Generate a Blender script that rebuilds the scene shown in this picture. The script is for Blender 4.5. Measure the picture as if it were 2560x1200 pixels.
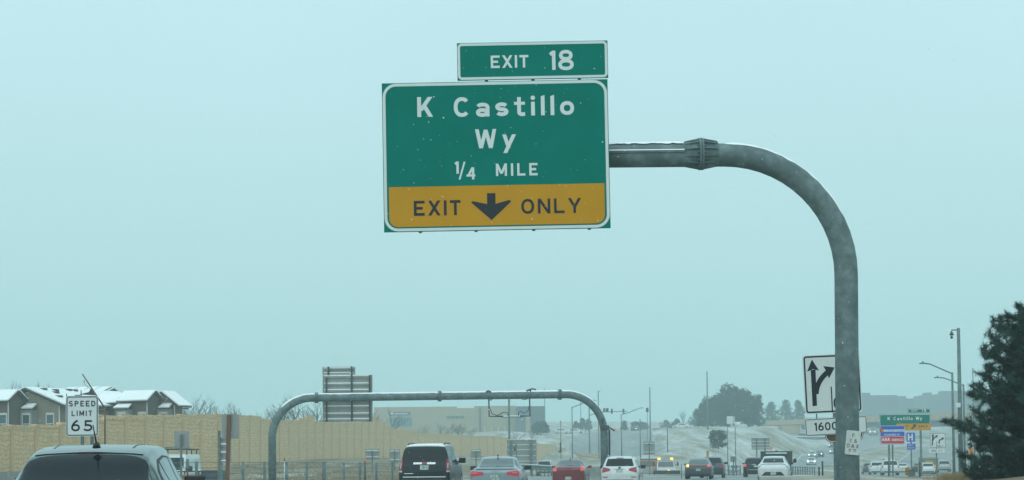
import bpy, math, random
import numpy as np
from mathutils import Vector, Matrix
from mathutils.bvhtree import BVHTree
rnd = random.Random(7)
C = bpy.context.scene.collection
scene = bpy.context.scene
R = math.radians
for o in list(bpy.data.objects):
    bpy.data.objects.remove(o)

# ------------------------------------------------------------------ camera
FP = 4500.0                 # focal length in pixels of a 2560 px wide picture
PITCH, ROLL = R(2.4), R(0.5)
EYE = Vector((0, 0, 1.4))
HORIZON = 1145.0
SHIFT = (HORIZON - 600 - FP * math.tan(PITCH)) / 2560.0
fw = Vector((0, math.cos(PITCH), math.sin(PITCH)))
rt0 = Vector((1, 0, 0)); up0 = Vector((0, -math.sin(PITCH), math.cos(PITCH)))
rt = rt0 * math.cos(ROLL) - up0 * math.sin(ROLL)
up = rt0 * math.sin(ROLL) + up0 * math.cos(ROLL)
cd = bpy.data.cameras.new('camera'); cam = bpy.data.objects.new('camera', cd); C.objects.link(cam)
cd.sensor_fit = 'HORIZONTAL'; cd.sensor_width = 36.0; cd.lens = 36.0 * FP / 2560.0
cd.shift_y = SHIFT; cd.clip_start = 0.1; cd.clip_end = 6000
M = Matrix.Identity(4)
for i in range(3):
    M[i][0] = rt[i]; M[i][1] = up[i]; M[i][2] = -fw[i]; M[i][3] = EYE[i]
cam.matrix_world = M
scene.camera = cam

def P(px, py, Y):
    """the world point at distance Y ahead that the photograph shows at (px, py)"""
    u = (px - 1280) / FP; v = (600 + SHIFT * 2560 - py) / FP
    d = fw + rt * u + up * v
    return EYE + d * (Y / d.y)
def S(Y): return FP / Y      # pixels per metre at distance Y

# ------------------------------------------------------------------ sky, sun, exposure
SUN_EL, SUN_AZ = R(38), R(200)
world = bpy.data.worlds.new('World'); scene.world = world; world.use_nodes = True
wt = world.node_tree; wt.nodes.clear()
wo = wt.nodes.new('ShaderNodeOutputWorld'); bg = wt.nodes.new('ShaderNodeBackground')
bg.inputs['Strength'].default_value = 0.1
sky = wt.nodes.new('ShaderNodeTexSky'); sky.sky_type = 'NISHITA'; sky.sun_disc = False
sky.sun_elevation = SUN_EL; sky.sun_rotation = SUN_AZ
tc = wt.nodes.new('ShaderNodeTexCoord'); sx = wt.nodes.new('ShaderNodeSeparateXYZ')
wt.links.new(tc.outputs['Generated'], sx.inputs[0])
ramp = wt.nodes.new('ShaderNodeValToRGB')          # overcast deck: darker at the horizon, lighter overhead
e = ramp.color_ramp.elements
e[0].position = 0.0; e[0].color = (0.41, 0.715, 0.73, 1)
e[1].position = 1.0; e[1].color = (0.74, 1.06, 1.10, 1)
k = e.new(0.10); k.color = (0.505, 0.80, 0.82, 1)
k = e.new(0.22); k.color = (0.585, 0.87, 0.915, 1)
k = e.new(0.5); k.color = (0.66, 0.97, 1.02, 1)
wt.links.new(sx.outputs['Z'], ramp.inputs['Fac'])
wn = wt.nodes.new('ShaderNodeTexNoise'); wn.inputs['Scale'].default_value = 2.2; wn.inputs['Detail'].default_value = 4
wt.links.new(tc.outputs['Generated'], wn.inputs['Vector'])
wm = wt.nodes.new('ShaderNodeMapRange'); wm.inputs['To Min'].default_value = 9.3; wm.inputs['To Max'].default_value = 10.7
wt.links.new(wn.outputs['Fac'], wm.inputs['Value'])
vs = wt.nodes.new('ShaderNodeVectorMath'); vs.operation = 'SCALE'
wt.links.new(ramp.outputs['Color'], vs.inputs[0]); wt.links.new(wm.outputs['Result'], vs.inputs['Scale'])
mx = wt.nodes.new('ShaderNodeMix'); mx.data_type = 'RGBA'; mx.inputs['Factor'].default_value = 0.06
wt.links.new(vs.outputs[0], mx.inputs['A']); wt.links.new(sky.outputs[0], mx.inputs['B'])
wt.links.new(mx.outputs['Result'], bg.inputs['Color']); wt.links.new(bg.outputs[0], wo.inputs[0])
sl = bpy.data.lights.new('sun', 'SUN'); sl.energy = 0.9; sl.angle = R(100); sl.color = (1.0, 0.97, 0.92)
so = bpy.data.objects.new('sun', sl); C.objects.link(so)
sd = Vector((math.sin(SUN_AZ) * math.cos(SUN_EL), math.cos(SUN_AZ) * math.cos(SUN_EL), math.sin(SUN_EL)))
so.rotation_euler = (-sd).to_track_quat('-Z', 'Y').to_euler()
scene.view_settings.view_transform = 'Standard'; scene.view_settings.look = 'None'
scene.view_settings.exposure = 0.0; scene.view_settings.gamma = 1.0
scene.render.engine = 'CYCLES'
scene.cycles.volume_bounces = 1
scene.cycles.use_denoising = True

# ------------------------------------------------------------------ materials
MATS = {}
def mat(name, col, rough=0.7, metal=0.0, var=0.12, scale=3.0, bump=0.0, col2=None, fac=(0.45, 0.6), coat=0.0, emit=None, spec=None, detail=6, stretch=(1, 1, 1), aux=None):
    """noise-varied surface; col2 is a second real colour spread in patches"""
    if name in MATS: return MATS[name]
    m = bpy.data.materials.new(name); MATS[name] = m; m.use_nodes = True
    nt = m.node_tree; b = nt.nodes['Principled BSDF']
    b.inputs['Roughness'].default_value = rough; b.inputs['Metallic'].default_value = metal
    if coat: b.inputs['Coat Weight'].default_value = coat; b.inputs['Coat Roughness'].default_value = 0.06
    if spec is not None: b.inputs['Specular IOR Level'].default_value = spec
    t = nt.nodes.new('ShaderNodeTexCoord'); mp = nt.nodes.new('ShaderNodeMapping'); mp.inputs['Scale'].default_value = stretch
    nt.links.new(t.outputs['Object'], mp.inputs[0])
    n = nt.nodes.new('ShaderNodeTexNoise'); n.inputs['Scale'].default_value = scale; n.inputs['Detail'].default_value = detail
    nt.links.new(mp.outputs[0], n.inputs['Vector'])
    mr = nt.nodes.new('ShaderNodeMapRange'); mr.inputs['To Min'].default_value = 1 - var; mr.inputs['To Max'].default_value = 1 + var
    mr.inputs['From Min'].default_value = 0.3; mr.inputs['From Max'].default_value = 0.7
    nt.links.new(n.outputs['Fac'], mr.inputs['Value'])
    sc = nt.nodes.new('ShaderNodeVectorMath'); sc.operation = 'SCALE'; sc.inputs[0].default_value = col
    nt.links.new(mr.outputs['Result'], sc.inputs['Scale'])
    out = sc.outputs[0]
    if col2 is not None:
        n2 = nt.nodes.new('ShaderNodeTexNoise'); n2.inputs['Scale'].default_value = scale * 0.37; n2.inputs['Detail'].default_value = 9
        n2.inputs['Roughness'].default_value = 0.65
        nt.links.new(mp.outputs[0], n2.inputs['Vector'])
        f = nt.nodes.new('ShaderNodeMapRange'); f.inputs['From Min'].default_value = fac[0]; f.inputs['From Max'].default_value = fac[1]
        nt.links.new(n2.outputs['Fac'], f.inputs['Value'])
        mm = nt.nodes.new('ShaderNodeMix'); mm.data_type = 'RGBA'
        nt.links.new(f.outputs['Result'], mm.inputs['Factor']); nt.links.new(out, mm.inputs['A'])
        mm.inputs['B'].default_value = (*col2, 1); out = mm.outputs['Result']
    if aux: out = aux(nt, b, t, out)
    nt.links.new(out, b.inputs['Base Color'])
    if bump:
        bm = nt.nodes.new('ShaderNodeBump'); bm.inputs['Strength'].default_value = bump; bm.inputs['Distance'].default_value = 0.03
        nt.links.new(n.outputs['Fac'], bm.inputs['Height']); nt.links.new(bm.outputs[0], b.inputs['Normal'])
    if emit:
        b.inputs['Emission Color'].default_value = (*emit[0], 1); b.inputs['Emission Strength'].default_value = emit[1]
    return m

def stone_aux(nt, b, t, out):
    """stacked ledgestone courses cast into the wall panels"""
    sep = nt.nodes.new('ShaderNodeSeparateXYZ'); nt.links.new(t.outputs['Object'], sep.inputs[0])
    cm = nt.nodes.new('ShaderNodeCombineXYZ'); nt.links.new(sep.outputs['X'], cm.inputs['X']); nt.links.new(sep.outputs['Z'], cm.inputs['Y'])
    br = nt.nodes.new('ShaderNodeTexBrick')
    br.inputs['Scale'].default_value = 1.0; br.inputs['Brick Width'].default_value = 1.5; br.inputs['Row Height'].default_value = 0.27
    br.inputs['Mortar Size'].default_value = 0.018; br.offset = 0.37; br.squash = 0.6; br.squash_frequency = 3
    br.inputs['Color1'].default_value = (1.04, 1.03, 1.02, 1); br.inputs['Color2'].default_value = (0.94, 0.95, 0.96, 1); br.inputs['Mortar'].default_value = (0.6, 0.6, 0.6, 1)
    nz = nt.nodes.new('ShaderNodeTexNoise'); nz.inputs['Scale'].default_value = 1.6
    nt.links.new(t.outputs['Object'], nz.inputs['Vector'])
    ad = nt.nodes.new('ShaderNodeVectorMath'); ad.operation = 'MULTIPLY_ADD'; ad.inputs[1].default_value = (0.6, 0.45, 0.45)
    nt.links.new(nz.outputs['Color'], ad.inputs[0]); nt.links.new(cm.outputs[0], ad.inputs[2])
    nt.links.new(ad.outputs[0], br.inputs['Vector'])
    mm = nt.nodes.new('ShaderNodeMix'); mm.data_type = 'RGBA'; mm.blend_type = 'MULTIPLY'; mm.inputs['Factor'].default_value = 1
    nt.links.new(out, mm.inputs['A']); nt.links.new(br.outputs['Color'], mm.inputs['B'])
    return mm.outputs['Result']

def ground_aux(nt, b, t, out):
    """thin snow lying in patches and streaks on the dry turf"""
    mp = nt.nodes.new('ShaderNodeMapping'); mp.inputs['Scale'].default_value = (0.22, 0.028, 0.1); mp.inputs['Rotation'].default_value = (0, 0, 0.12)
    nt.links.new(t.outputs['Object'], mp.inputs[0])
    n = nt.nodes.new('ShaderNodeTexNoise'); n.inputs['Scale'].default_value = 1.0; n.inputs['Detail'].default_value = 12; n.inputs['Roughness'].default_value = 0.72
    nt.links.new(mp.outputs[0], n.inputs['Vector'])
    at = nt.nodes.new('ShaderNodeAttribute'); at.attribute_name = 'snow'
    ad = nt.nodes.new('ShaderNodeMath'); ad.operation = 'ADD'
    nt.links.new(n.outputs['Fac'], ad.inputs[0]); nt.links.new(at.outputs['Fac'], ad.inputs[1])
    f = nt.nodes.new('ShaderNodeMapRange'); f.inputs['From Min'].default_value = 0.44; f.inputs['From Max'].default_value = 0.72
    nt.links.new(ad.outputs[0], f.inputs['Value'])
    mm = nt.nodes.new('ShaderNodeMix'); mm.data_type = 'RGBA'
    nt.links.new(f.outputs['Result'], mm.inputs['Factor']); nt.links.new(out, mm.inputs['A']); mm.inputs['B'].default_value = (0.56, 0.58, 0.58, 1)
    return mm.outputs['Result']

GREEN = mat('sign_green', (0.0, 0.175, 0.135), 0.6, var=0.07, scale=1.5, spec=0.03)
SWHITE = mat('sign_white', (0.66, 0.70, 0.69), 0.55, var=0.03, spec=0.2)
SYEL = mat('sign_yellow', (0.56, 0.265, 0.012), 0.55, var=0.05, scale=1.2, spec=0.12)
SBLACK = mat('sign_black', (0.028, 0.034, 0.042), 0.6, var=0.1, spec=0.15)
SBLUE = mat('sign_blue', (0.02, 0.10, 0.50), 0.45, var=0.05)
SRED = mat('sign_red', (0.55, 0.02, 0.06), 0.45, var=0.05)
SBROWN = mat('sign_brown', (0.10, 0.05, 0.025), 0.5, var=0.08)
SORANGE = mat('sign_orange', (0.75, 0.22, 0.03), 0.5, var=0.08)
ALU = mat('bare_aluminium', (0.27, 0.29, 0.28), 0.5, 0.25, var=0.1, scale=2)
GALV = mat('galvanized_steel', (0.155, 0.205, 0.210), 0.6, 0.1, var=0.3, scale=6, detail=10, bump=0.12, col2=(0.098, 0.138, 0.143), fac=(0.42, 0.62), spec=0.3)
DARKST = mat('dark_steel', (0.06, 0.07, 0.075), 0.5, 0.4, var=0.2)
RUST = mat('weathered_brown_timber', (0.16, 0.085, 0.055), 0.85, var=0.25, scale=5, stretch=(4, 4, 0.4), bump=0.2)
SNOW = mat('fresh_snow', (0.86, 0.88, 0.90), 0.9, var=0.04, scale=4, bump=0.25)
CONC = mat('concrete', (0.30, 0.30, 0.28), 0.9, var=0.18, scale=2, bump=0.2, col2=(0.2, 0.2, 0.19), fac=(0.5, 0.75))
ASPH = mat('wet_asphalt', (0.15, 0.155, 0.152), 0.5, var=0.2, scale=0.6, col2=(0.27, 0.28, 0.275), fac=(0.42, 0.68), stretch=(1, 0.25, 1))
PAINT = mat('road_paint', (0.62, 0.62, 0.58), 0.7, var=0.25, scale=3)
WALLM = mat('sound_wall_stone', (0.70, 0.50, 0.30), 0.9, var=0.16, scale=5, bump=0.4, aux=stone_aux)
PILM = mat('sound_wall_pillar', (0.61, 0.44, 0.275), 0.9, var=0.1, scale=2, bump=0.15)
GROUNDM = mat('dry_turf', (0.215, 0.165, 0.095), 0.95, var=0.35, scale=0.5, col2=(0.15, 0.135, 0.09), aux=ground_aux)
GLASS = mat('dark_glass', (0.012, 0.018, 0.022), 0.07, var=0.05, spec=0.22)
GLASSL = mat('grey_glass', (0.06, 0.085, 0.095), 0.08, var=0.1, spec=0.7)
RUBBER = mat('black_rubber', (0.02, 0.02, 0.022), 0.8, var=0.2)
TRIM = mat('black_plastic', (0.025, 0.027, 0.03), 0.55, var=0.1)
CHROME = mat('chrome', (0.6, 0.62, 0.63), 0.2, 0.9, var=0.05)
TAIL = mat('red_lens', (0.30, 0.01, 0.02), 0.2, var=0.1, spec=0.6)
TAILON = mat('lit_red_lamp', (0.5, 0.02, 0.03), 0.3, emit=((1, 0.06, 0.08), 0.5))
AMBER = mat('lit_amber_lamp', (0.8, 0.35, 0.03), 0.3, emit=((1.0, 0.5, 0.06), 3.0))
HEADON = mat('lit_headlamp', (0.9, 0.9, 0.85), 0.2, emit=((1.0, 0.97, 0.88), 4.0))
PLATEM = mat('licence_plate', (0.40, 0.47, 0.43), 0.5, var=0.25, scale=9, col2=(0.12, 0.22, 0.18), fac=(0.52, 0.6))
BARK = mat('bark', (0.075, 0.06, 0.05), 0.9, var=0.3, scale=6)
TWIG = mat('bare_twigs', (0.085, 0.075, 0.065), 0.9, var=0.25)
NEEDLE = mat('pine_needles', (0.046, 0.088, 0.074), 0.7, var=0.6, scale=2.2, col2=(0.085, 0.095, 0.062), fac=(0.55, 0.75), spec=0.2)
FOL = mat('evergreen_foliage', (0.032, 0.052, 0.040), 0.8, var=0.5, scale=0.8)
FOLB = mat('blue_spruce_foliage', (0.05, 0.075, 0.07), 0.8, var=0.4, scale=0.8)
STRAW = mat('dry_straw', (0.27, 0.20, 0.11), 0.9, var=0.4, scale=2)

# ------------------------------------------------------------------ mesh helpers
class MB:
    def __init__(s): s.v = []; s.f = []; s.sm = []
    def add(s, vs, fs, smooth=False):
        o = len(s.v); s.v += [tuple(p) for p in vs]; s.f += [tuple(i + o for i in f) for f in fs]; s.sm += [smooth] * len(fs); return s
    def box(s, x0, x1, y0, y1, z0, z1):
        return s.add([(x0,y0,z0),(x1,y0,z0),(x1,y1,z0),(x0,y1,z0),(x0,y0,z1),(x1,y0,z1),(x1,y1,z1),(x0,y1,z1)],
              [(0,3,2,1),(4,5,6,7),(0,1,5,4),(1,2,6,5),(2,3,7,6),(3,0,4,7)])
    def hexa(s, b, t):           # 4 bottom points, 4 top points
        return s.add(list(b) + list(t), [(0,3,2,1),(4,5,6,7),(0,1,5,4),(1,2,6,5),(2,3,7,6),(3,0,4,7)])
    def prism(s, poly, y0, y1):  # convex or simple polygon in xz pushed along y
        n = len(poly)
        vs = [(x, y0, z) for x, z in poly] + [(x, y1, z) for x, z in poly]
        fs = [tuple(range(n)), tuple(range(2 * n - 1, n - 1, -1))] + [(i, i + n, (i + 1) % n + n, (i + 1) % n) for i in range(n)]
        return s.add(vs, fs)
    def tube(s, pts, rad, n=12, caps=True, smooth=True):
        pts = [Vector(p) for p in pts]; rad = rad if isinstance(rad, (list, tuple)) else [rad] * len(pts)
        vs = []; N = len(pts); prev = None
        for i, p in enumerate(pts):
            d = (pts[min(i + 1, N - 1)] - pts[max(i - 1, 0)])
            d = d.normalized() if d.length > 1e-9 else Vector((0, 0, 1))
            if prev is None:
                a = d.cross(Vector((0, 0, 1)) if abs(d.z) < 0.9 else Vector((0, 1, 0))).normalized()
            else:
                a = prev - d * prev.dot(d); a.normalize()
            prev = a; b = d.cross(a)
            for j in range(n):
                t = 2 * math.pi * j / n
                vs.append(p + (a * math.cos(t) + b * math.sin(t)) * rad[i])
        fs = [(i * n + j, i * n + (j + 1) % n, (i + 1) * n + (j + 1) % n, (i + 1) * n + j) for i in range(N - 1) for j in range(n)]
        s.add(vs, fs, smooth)
        if caps:
            o = len(s.v) - len(vs)
            s.f.append(tuple(o + j for j in range(n - 1, -1, -1))); s.f.append(tuple(o + (N - 1) * n + j for j in range(n))); s.sm += [False, False]
        return s
    def ell(s, c, r, nu=12, nv=8):
        vs = []; c = Vector(c)
        for i in range(nv + 1):
            a = math.pi * i / nv
            for j in range(nu):
                t = 2 * math.pi * j / nu
                vs.append((c.x + r[0] * math.sin(a) * math.cos(t), c.y + r[1] * math.sin(a) * math.sin(t), c.z + r[2] * math.cos(a)))
        fs = [(i * nu + j, (i + 1) * nu + j, (i + 1) * nu + (j + 1) % nu, i * nu + (j + 1) % nu) for i in range(nv) for j in range(nu)]
        return s.add(vs, fs, True)
    def build(s, name, m, parent=None, loc=None, sharp=None):
        me = bpy.data.meshes.new(name); me.from_pydata(s.v, [], s.f); me.materials.append(m)
        me.polygons.foreach_set('use_smooth', s.sm)
        me.update()
        if sharp: me.set_sharp_from_angle(angle=R(sharp))
        o = bpy.data.objects.new(name, me); C.objects.link(o)
        if parent: o.parent = parent
        if loc is not None: o.location = loc
        return o
def tag(o, label=None, cat=None, group=None, kind=None):
    if label: o['label'] = label
    if cat: o['category'] = cat
    if group: o['group'] = group
    if kind: o['kind'] = kind
    return o
def thing(name, label, cat, loc=(0, 0, 0), rot=(0, 0, 0), group=None):
    o = bpy.data.objects.new(name, None); C.objects.link(o); o.empty_display_size = 0.2
    o.location = loc; o.rotation_euler = rot
    return tag(o, label, cat, group)
def dup(o, parent=None):
    c = o.copy(); C.objects.link(c)
    if parent: c.parent = parent
    for ch in o.children: dup(ch, c)
    return c

# ------------------------------------------------------------------ highway lettering (built from strokes)
def arc(cx, cy, rx, ry, a0, a1, n=18, e=2.25):
    out = []
    for i in range(n + 1):
        a = R(a0 + (a1 - a0) * i / n); c, s_ = math.cos(a), math.sin(a)
        out.append((cx + rx * math.copysign(abs(c) ** (2 / e), c), cy + ry * math.copysign(abs(s_) ** (2 / e), s_)))
    return out
def bez(p0, p1, p2, n=8):
    return [((1-t)**2*p0[0] + 2*t*(1-t)*p1[0] + t*t*p2[0], (1-t)**2*p0[1] + 2*t*(1-t)*p1[1] + t*t*p2[1]) for t in [i / n for i in range(n + 1)]]
def glyph(ch, s, k=1.0):
    """(width, strokes); cap height 1, stroke s, k widens the letter.  strokes: R rect, D slanted bar cut level, L polyline, O closed"""
    h = s / 2; X = 0.70   # lowercase height
    def Rr(a, b, c, d): return ('R', a, b, c, d)
    def D(x0, y0, x1, y1): return ('D', x0, y0, x1, y1)
    ww = {'I': s / k, '1': 0.38, 'E': 0.62, 'F': 0.60, 'L': 0.60, 'T': 0.62, 'M': 0.82, 'W': 1.04, 'N': 0.72, 'X': 0.72, 'Y': 0.74, 'K': 0.78, 'C': 0.72, 'O': 0.74, 'D': 0.70,
          'S': 0.68, 'P': 0.66, 'R': 0.70, 'A': 0.78, 'H': 0.70, 'G': 0.72, 'V': 0.74, 'B': 0.68, '0': 0.68, '2': 0.64, '3': 0.64, '4': 0.72, '5': 0.66, '6': 0.66, '7': 0.62, '8': 0.66, '9': 0.66,
          'i': s * 1.15 / k, 'l': s / k, 'a': 0.60, 's': 0.58, 't': 0.48, 'o': 0.62, 'y': 0.68, 'd': 0.62, 'r': 0.42, ' ': 0.5, '/': 0.6, '.': s / k, 'Q': .74}
    w = ww.get(ch, 0.6) * k; m = w / 2; g = []
    if ch == 'I': g = [Rr(0, 0, s, 1)]
    elif ch in 'EF':
        g = [Rr(0, 0, s, 1), Rr(s, 1 - s, w, 1), Rr(s, .5 - h * .95, w * .82, .5 + h * .95)] + ([Rr(s, 0, w, s)] if ch == 'E' else [])
    elif ch == 'L': g = [Rr(0, 0, s, 1), Rr(s, 0, w, s)]
    elif ch == 'T': g = [Rr(0, 1 - s, w, 1), Rr(m - h, 0, m + h, 1 - s)]
    elif ch == 'H': g = [Rr(0, 0, s, 1), Rr(w - s, 0, w, 1), Rr(s, .5 - h, w - s, .5 + h)]
    elif ch == 'X': g = [D(h * 1.15, 0, w - h * 1.15, 1), D(w - h * 1.15, 0, h * 1.15, 1)]
    elif ch == 'N': g = [Rr(0, 0, s, 1), Rr(w - s, 0, w, 1), D(w - h, 0, h, 1)]
    elif ch == 'M': g = [Rr(0, 0, s, 1), Rr(w - s, 0, w, 1), D(m, .18, h, 1), D(m, .18, w - h, 1)]
    elif ch == 'W': g = [D(w * .27, 0, h, 1), D(w * .27, 0, m, .97), D(w * .73, 0, m, .97), D(w * .73, 0, w - h, 1)]
    elif ch == 'V': g = [D(m, 0, h, 1), D(m, 0, w - h, 1)]
    elif ch == 'A': g = [D(h, 0, m, 1), D(w - h, 0, m, 1), Rr(w * .22, .22, w * .78, .22 + s * .9)]
    elif ch == 'Y': g = [D(m, .40, h, 1), D(m, .40, w - h, 1), Rr(m - h, 0, m + h, .46)]
    elif ch == 'K': g = [Rr(0, 0, s, 1), D(s * .75, .30, w - h * 1.3, 1), D(w - h * 1.1, 0, w * .42, .60)]
    elif ch in 'O0Q': g = [('O', arc(m, .5, m - h, .5 - h, 0, 360, 40))]
    elif ch == 'C': g = [('L', arc(m, .5, m - h, .5 - h, 42, 318, 30))]
    elif ch == 'G': g = [('L', arc(m, .5, m - h, .5 - h, 42, 330, 30)), Rr(m, .42, w, .42 + s * .9)]
    elif ch == 'D': g = [Rr(0, 0, s, 1), ('L', [(s, 1 - h)] + arc(w * .42, .5, w * .58 - h, .5 - h, 90, -90, 18) + [(s, h)])]
    elif ch in 'PR':
        g = [Rr(0, 0, s, 1), ('L', [(s, 1 - h)] + arc(w * .55, .71, w * .45 - h, .29 - h, 90, -90, 14) + [(s, .42 + h)])]
        if ch == 'R': g.append(D(w - h * 1.1, 0, w * .5, .46))
    elif ch == 'B': g = [Rr(0, 0, s, 1), ('L', [(s, 1 - h)] + arc(w * .5, .75, w * .45 - h, .25 - h, 90, -90, 12) + [(s, .5 + h)]), ('L', [(s, .5)] + arc(w * .52, .27, w * .48 - h, .27 - h, 90, -90, 12) + [(s, h)])]
    elif ch == 'S':
        ry = (1 - s) / 4; g = [('L', arc(m, 1 - h - ry, m - h, ry, 25, 270, 18, 2) + arc(m, h + ry, m - h, ry, 90, -155, 18, 2)[1:])]
    elif ch == '8':
        g = [('O', arc(m, .75, m * .88 - h, .255 - h * .75, 0, 360, 28)), ('O', arc(m, .265, m - h, .265 - h * .7, 0, 360, 28))]
    elif ch in '69':
        st = [('O', arc(m, .325, m - h, .325 - h, 0, 360, 28)), ('L', bez((w * .74, 1 - h * .3), (w * .16, .74), (h, .34)))]
        if ch == '9': st = [(a, [(w - x, 1 - y) for x, y in p]) for a, p in st]
        g = st
    elif ch == '5':
        g = [Rr(w * .14, 1 - s, w * .95, 1), Rr(w * .12, .47, w * .12 + s * .9, 1 - s * .5), ('L', [(w * .15, .50)] + arc(w * .44, .325, w * .56 - h, .325 - h, 110, -150, 18, 2.1))]
    elif ch == '1': g = [Rr(w - s, 0, w, 1), ('L', [(w - s * .6, 1 - h * .9), (w - s * 1.0 - .1, .80)])]
    elif ch == '2':
        g = [('L', arc(m, 1 - h - .24, m - h, .24, 165, -25, 14, 2) + [(h * 1.2, s * .8)]), Rr(0, 0, w, s)]
    elif ch == '3':
        ry = (1 - s) / 4; g = [('L', arc(m, 1 - h - ry, m - h, ry, 150, -90, 14, 2)), ('L', arc(m, h + ry, m - h, ry, 90, -150, 14, 2))]
    elif ch == '4': g = [Rr(w * .62, 0, w * .62 + s, 1), Rr(0, .24, w, .24 + s * .95), D(h * 1.3, .26, w * .62 + h * .8, 1)]
    elif ch == '7': g = [Rr(0, 1 - s, w, 1), D(w * .32, 0, w - h * 1.2, 1 - s * .4)]
    elif ch == 'o': g = [('O', arc(m, X / 2, m - h, X / 2 - h, 0, 360, 30))]
    elif ch == 'i': g = [Rr(.075 * s, 0, 1.075 * s, X), ('F', arc(w / 2, .90, s * .60, s * .60, 0, 360, 16, 2)[:-1])]
    elif ch == 'l': g = [Rr(0, 0, s, .97), ('T', (0, .97), (s, .97), (s, 1.03))]
    elif ch == 'a':
        g = [Rr(w - s, 0, w, X * .72), ('L', arc(m, X - h - X * .22, m - h, X * .22, 160, 0, 14, 2.2) + [(w - h, X * .6)]), ('O', arc(m - s * .12, X * .29, m - h - s * .12, X * .29 - h * .8, 0, 360, 24, 2.1))]
    elif ch == 's':
        ry = (X - s) / 4; g = [('L', arc(m, X - h - ry, m - h, ry, 25, 270, 16, 2) + arc(m, h + ry, m - h, ry, 90, -155, 16, 2)[1:])]
    elif ch == 't': g = [Rr(w * .28, .14, w * .28 + s, .95), Rr(0, X - s * .75, w, X + s * .05), ('L', [(w * .28 + h, .2)] + arc(w * .28 + h + .14, .14 + h * .4, .14, .14 - h * .4, 180, 270, 6, 2) + [(w, h * .9)])]
    elif ch == 'y': g = [D(w * .46, .0, h * 1.1, X), D(w * .20, -.27, w - h * 1.1, X)]
    elif ch == 'd': g = [Rr(w - s, 0, w, 1), ('O', arc(m - s * .1, X / 2, m - h - s * .1, X / 2 - h, 0, 360, 24))]
    elif ch == 'r': g = [Rr(0, 0, s, X), ('L', bez((h, X * .6), (s, X - h), (w, X - h)))]
    elif ch == '/': g = [D(h, -.25, w - h, 1.25)]
    elif ch == '.': g = [Rr(0, 0, s, s)]
    return w, g
def ribbon(pts, hw, closed):
    n = len(pts); L = []; Rt = []
    for i in range(n):
        if closed: a, b = pts[(i - 1) % n], pts[(i + 1) % n]
        else: a, b = pts[max(i - 1, 0)], pts[min(i + 1, n - 1)]
        p = pts[i]
        d1 = Vector((p[0] - a[0], p[1] - a[1])); d2 = Vector((b[0] - p[0], b[1] - p[1]))
        if d1.length < 1e-7: d1 = d2
        if d2.length < 1e-7: d2 = d1
        d1.normalize(); d2.normalize(); t = (d1 + d2)
        t = t.normalized() if t.length > 1e-6 else d1
        nn = Vector((-t.y, t.x)); c = max(0.5, nn.dot(Vector((-d1.y, d1.x))))
        L.append((p[0] + nn.x * hw / c, p[1] + nn.y * hw / c)); Rt.append((p[0] - nn.x * hw / c, p[1] - nn.y * hw / c))
    return L, Rt
def strokes(mb, gs, s, ox, oz, sc, y=0.0, ksx=1.0):
    lev = 0
    for g in gs:
        lev += 1; yy = y - 0.0006 * lev * max(1.0, sc * 1.5)
        def T(p): return (ox + p[0] * sc, yy, oz + p[1] * sc)
        if g[0] == 'R':
            a, b, c, d = g[1:]; q = [(a, b), (c, b), (c, d), (a, d)]; mb.add([T(p) for p in q], [(0, 1, 2, 3)])
        elif g[0] == 'F': mb.add([T(p) for p in g[1]], [tuple(range(len(g[1])))])
        elif g[0] == 'T': mb.add([T(p) for p in g[1:]], [(0, 1, 2)])
        elif g[0] == 'D':
            x0, y0, x1, y1 = g[1:]; hw = s / 2 * math.sqrt(1 + ((x1 - x0) / (y1 - y0)) ** 2)
            q = [(x0 - hw, y0), (x0 + hw, y0), (x1 + hw, y1), (x1 - hw, y1)]; mb.add([T(p) for p in q], [(0, 1, 2, 3)])
        else:
            pts = g[1]; cl = g[0] == 'O'
            if cl: pts = pts[:-1]
            L, Rt = ribbon(pts, s / 2, cl); n = len(L)
            fs = []
            for i in range(n if cl else n - 1):
                j = (i + 1) % n; fs.append((i, n + i, n + j, j))
            mb.add([T(p) for p in L] + [T(p) for p in Rt], [f[::-1] for f in fs])
def text(mb, s_, x0, x1, z, cap, stroke=0.17, k=1.0, y=0.0, gap=None):
    """set the word between x0 and x1 on baseline z; the space between letters takes up the difference"""
    ws = [glyph(c, stroke, k) for c in s_]
    tot = sum(w for w, _ in ws) * cap
    ls = (x1 - x0 - tot) / max(1, len(s_) - 1)
    x = x0
    for c, (w, g) in zip(s_, ws):
        strokes(mb, g, stroke, x, z, cap, y); x += w * cap + ls
    return mb
def rrect(x0, x1, z0, z1, r, n=6):
    p = []
    for cx, cz, a in ((x1 - r, z1 - r, 0), (x0 + r, z1 - r, 90), (x0 + r, z0 + r, 180), (x1 - r, z0 + r, 270)):
        for i in range(n + 1):
            t = R(a + 90 * i / n); p.append((cx + r * math.cos(t), cz + r * math.sin(t)))
    return p[::-1]          # faces -Y
def plate(mb, x0, x1, z0, z1, r=0.0, y=0.0, th=0.02):
    if r <= 0: return mb.box(x0, x1, y, y + th, z0, z1)
    return mb.prism(rrect(x0, x1, z0, z1, r)[::-1], y, y + th)
def ring(mb, x0, x1, z0, z1, r, wd, y=0.0, th=0.004):
    a = rrect(x0, x1, z0, z1, r); b = rrect(x0 + wd, x1 - wd, z0 + wd, z1 - wd, max(r - wd, 0.004)); n = len(a)
    vs = [(x, y - th, z) for x, z in a] + [(x, y - th, z) for x, z in b] + [(x, y + .001, z) for x, z in a] + [(x, y + .001, z) for x, z in b]
    fs = []
    for i in range(n):
        j = (i + 1) % n
        fs += [(i, j, n + j, n + i), (i, 2 * n + i, 2 * n + j, j), (n + i, n + j, 3 * n + j, 3 * n + i)]
    return mb.add(vs, fs)
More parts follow.
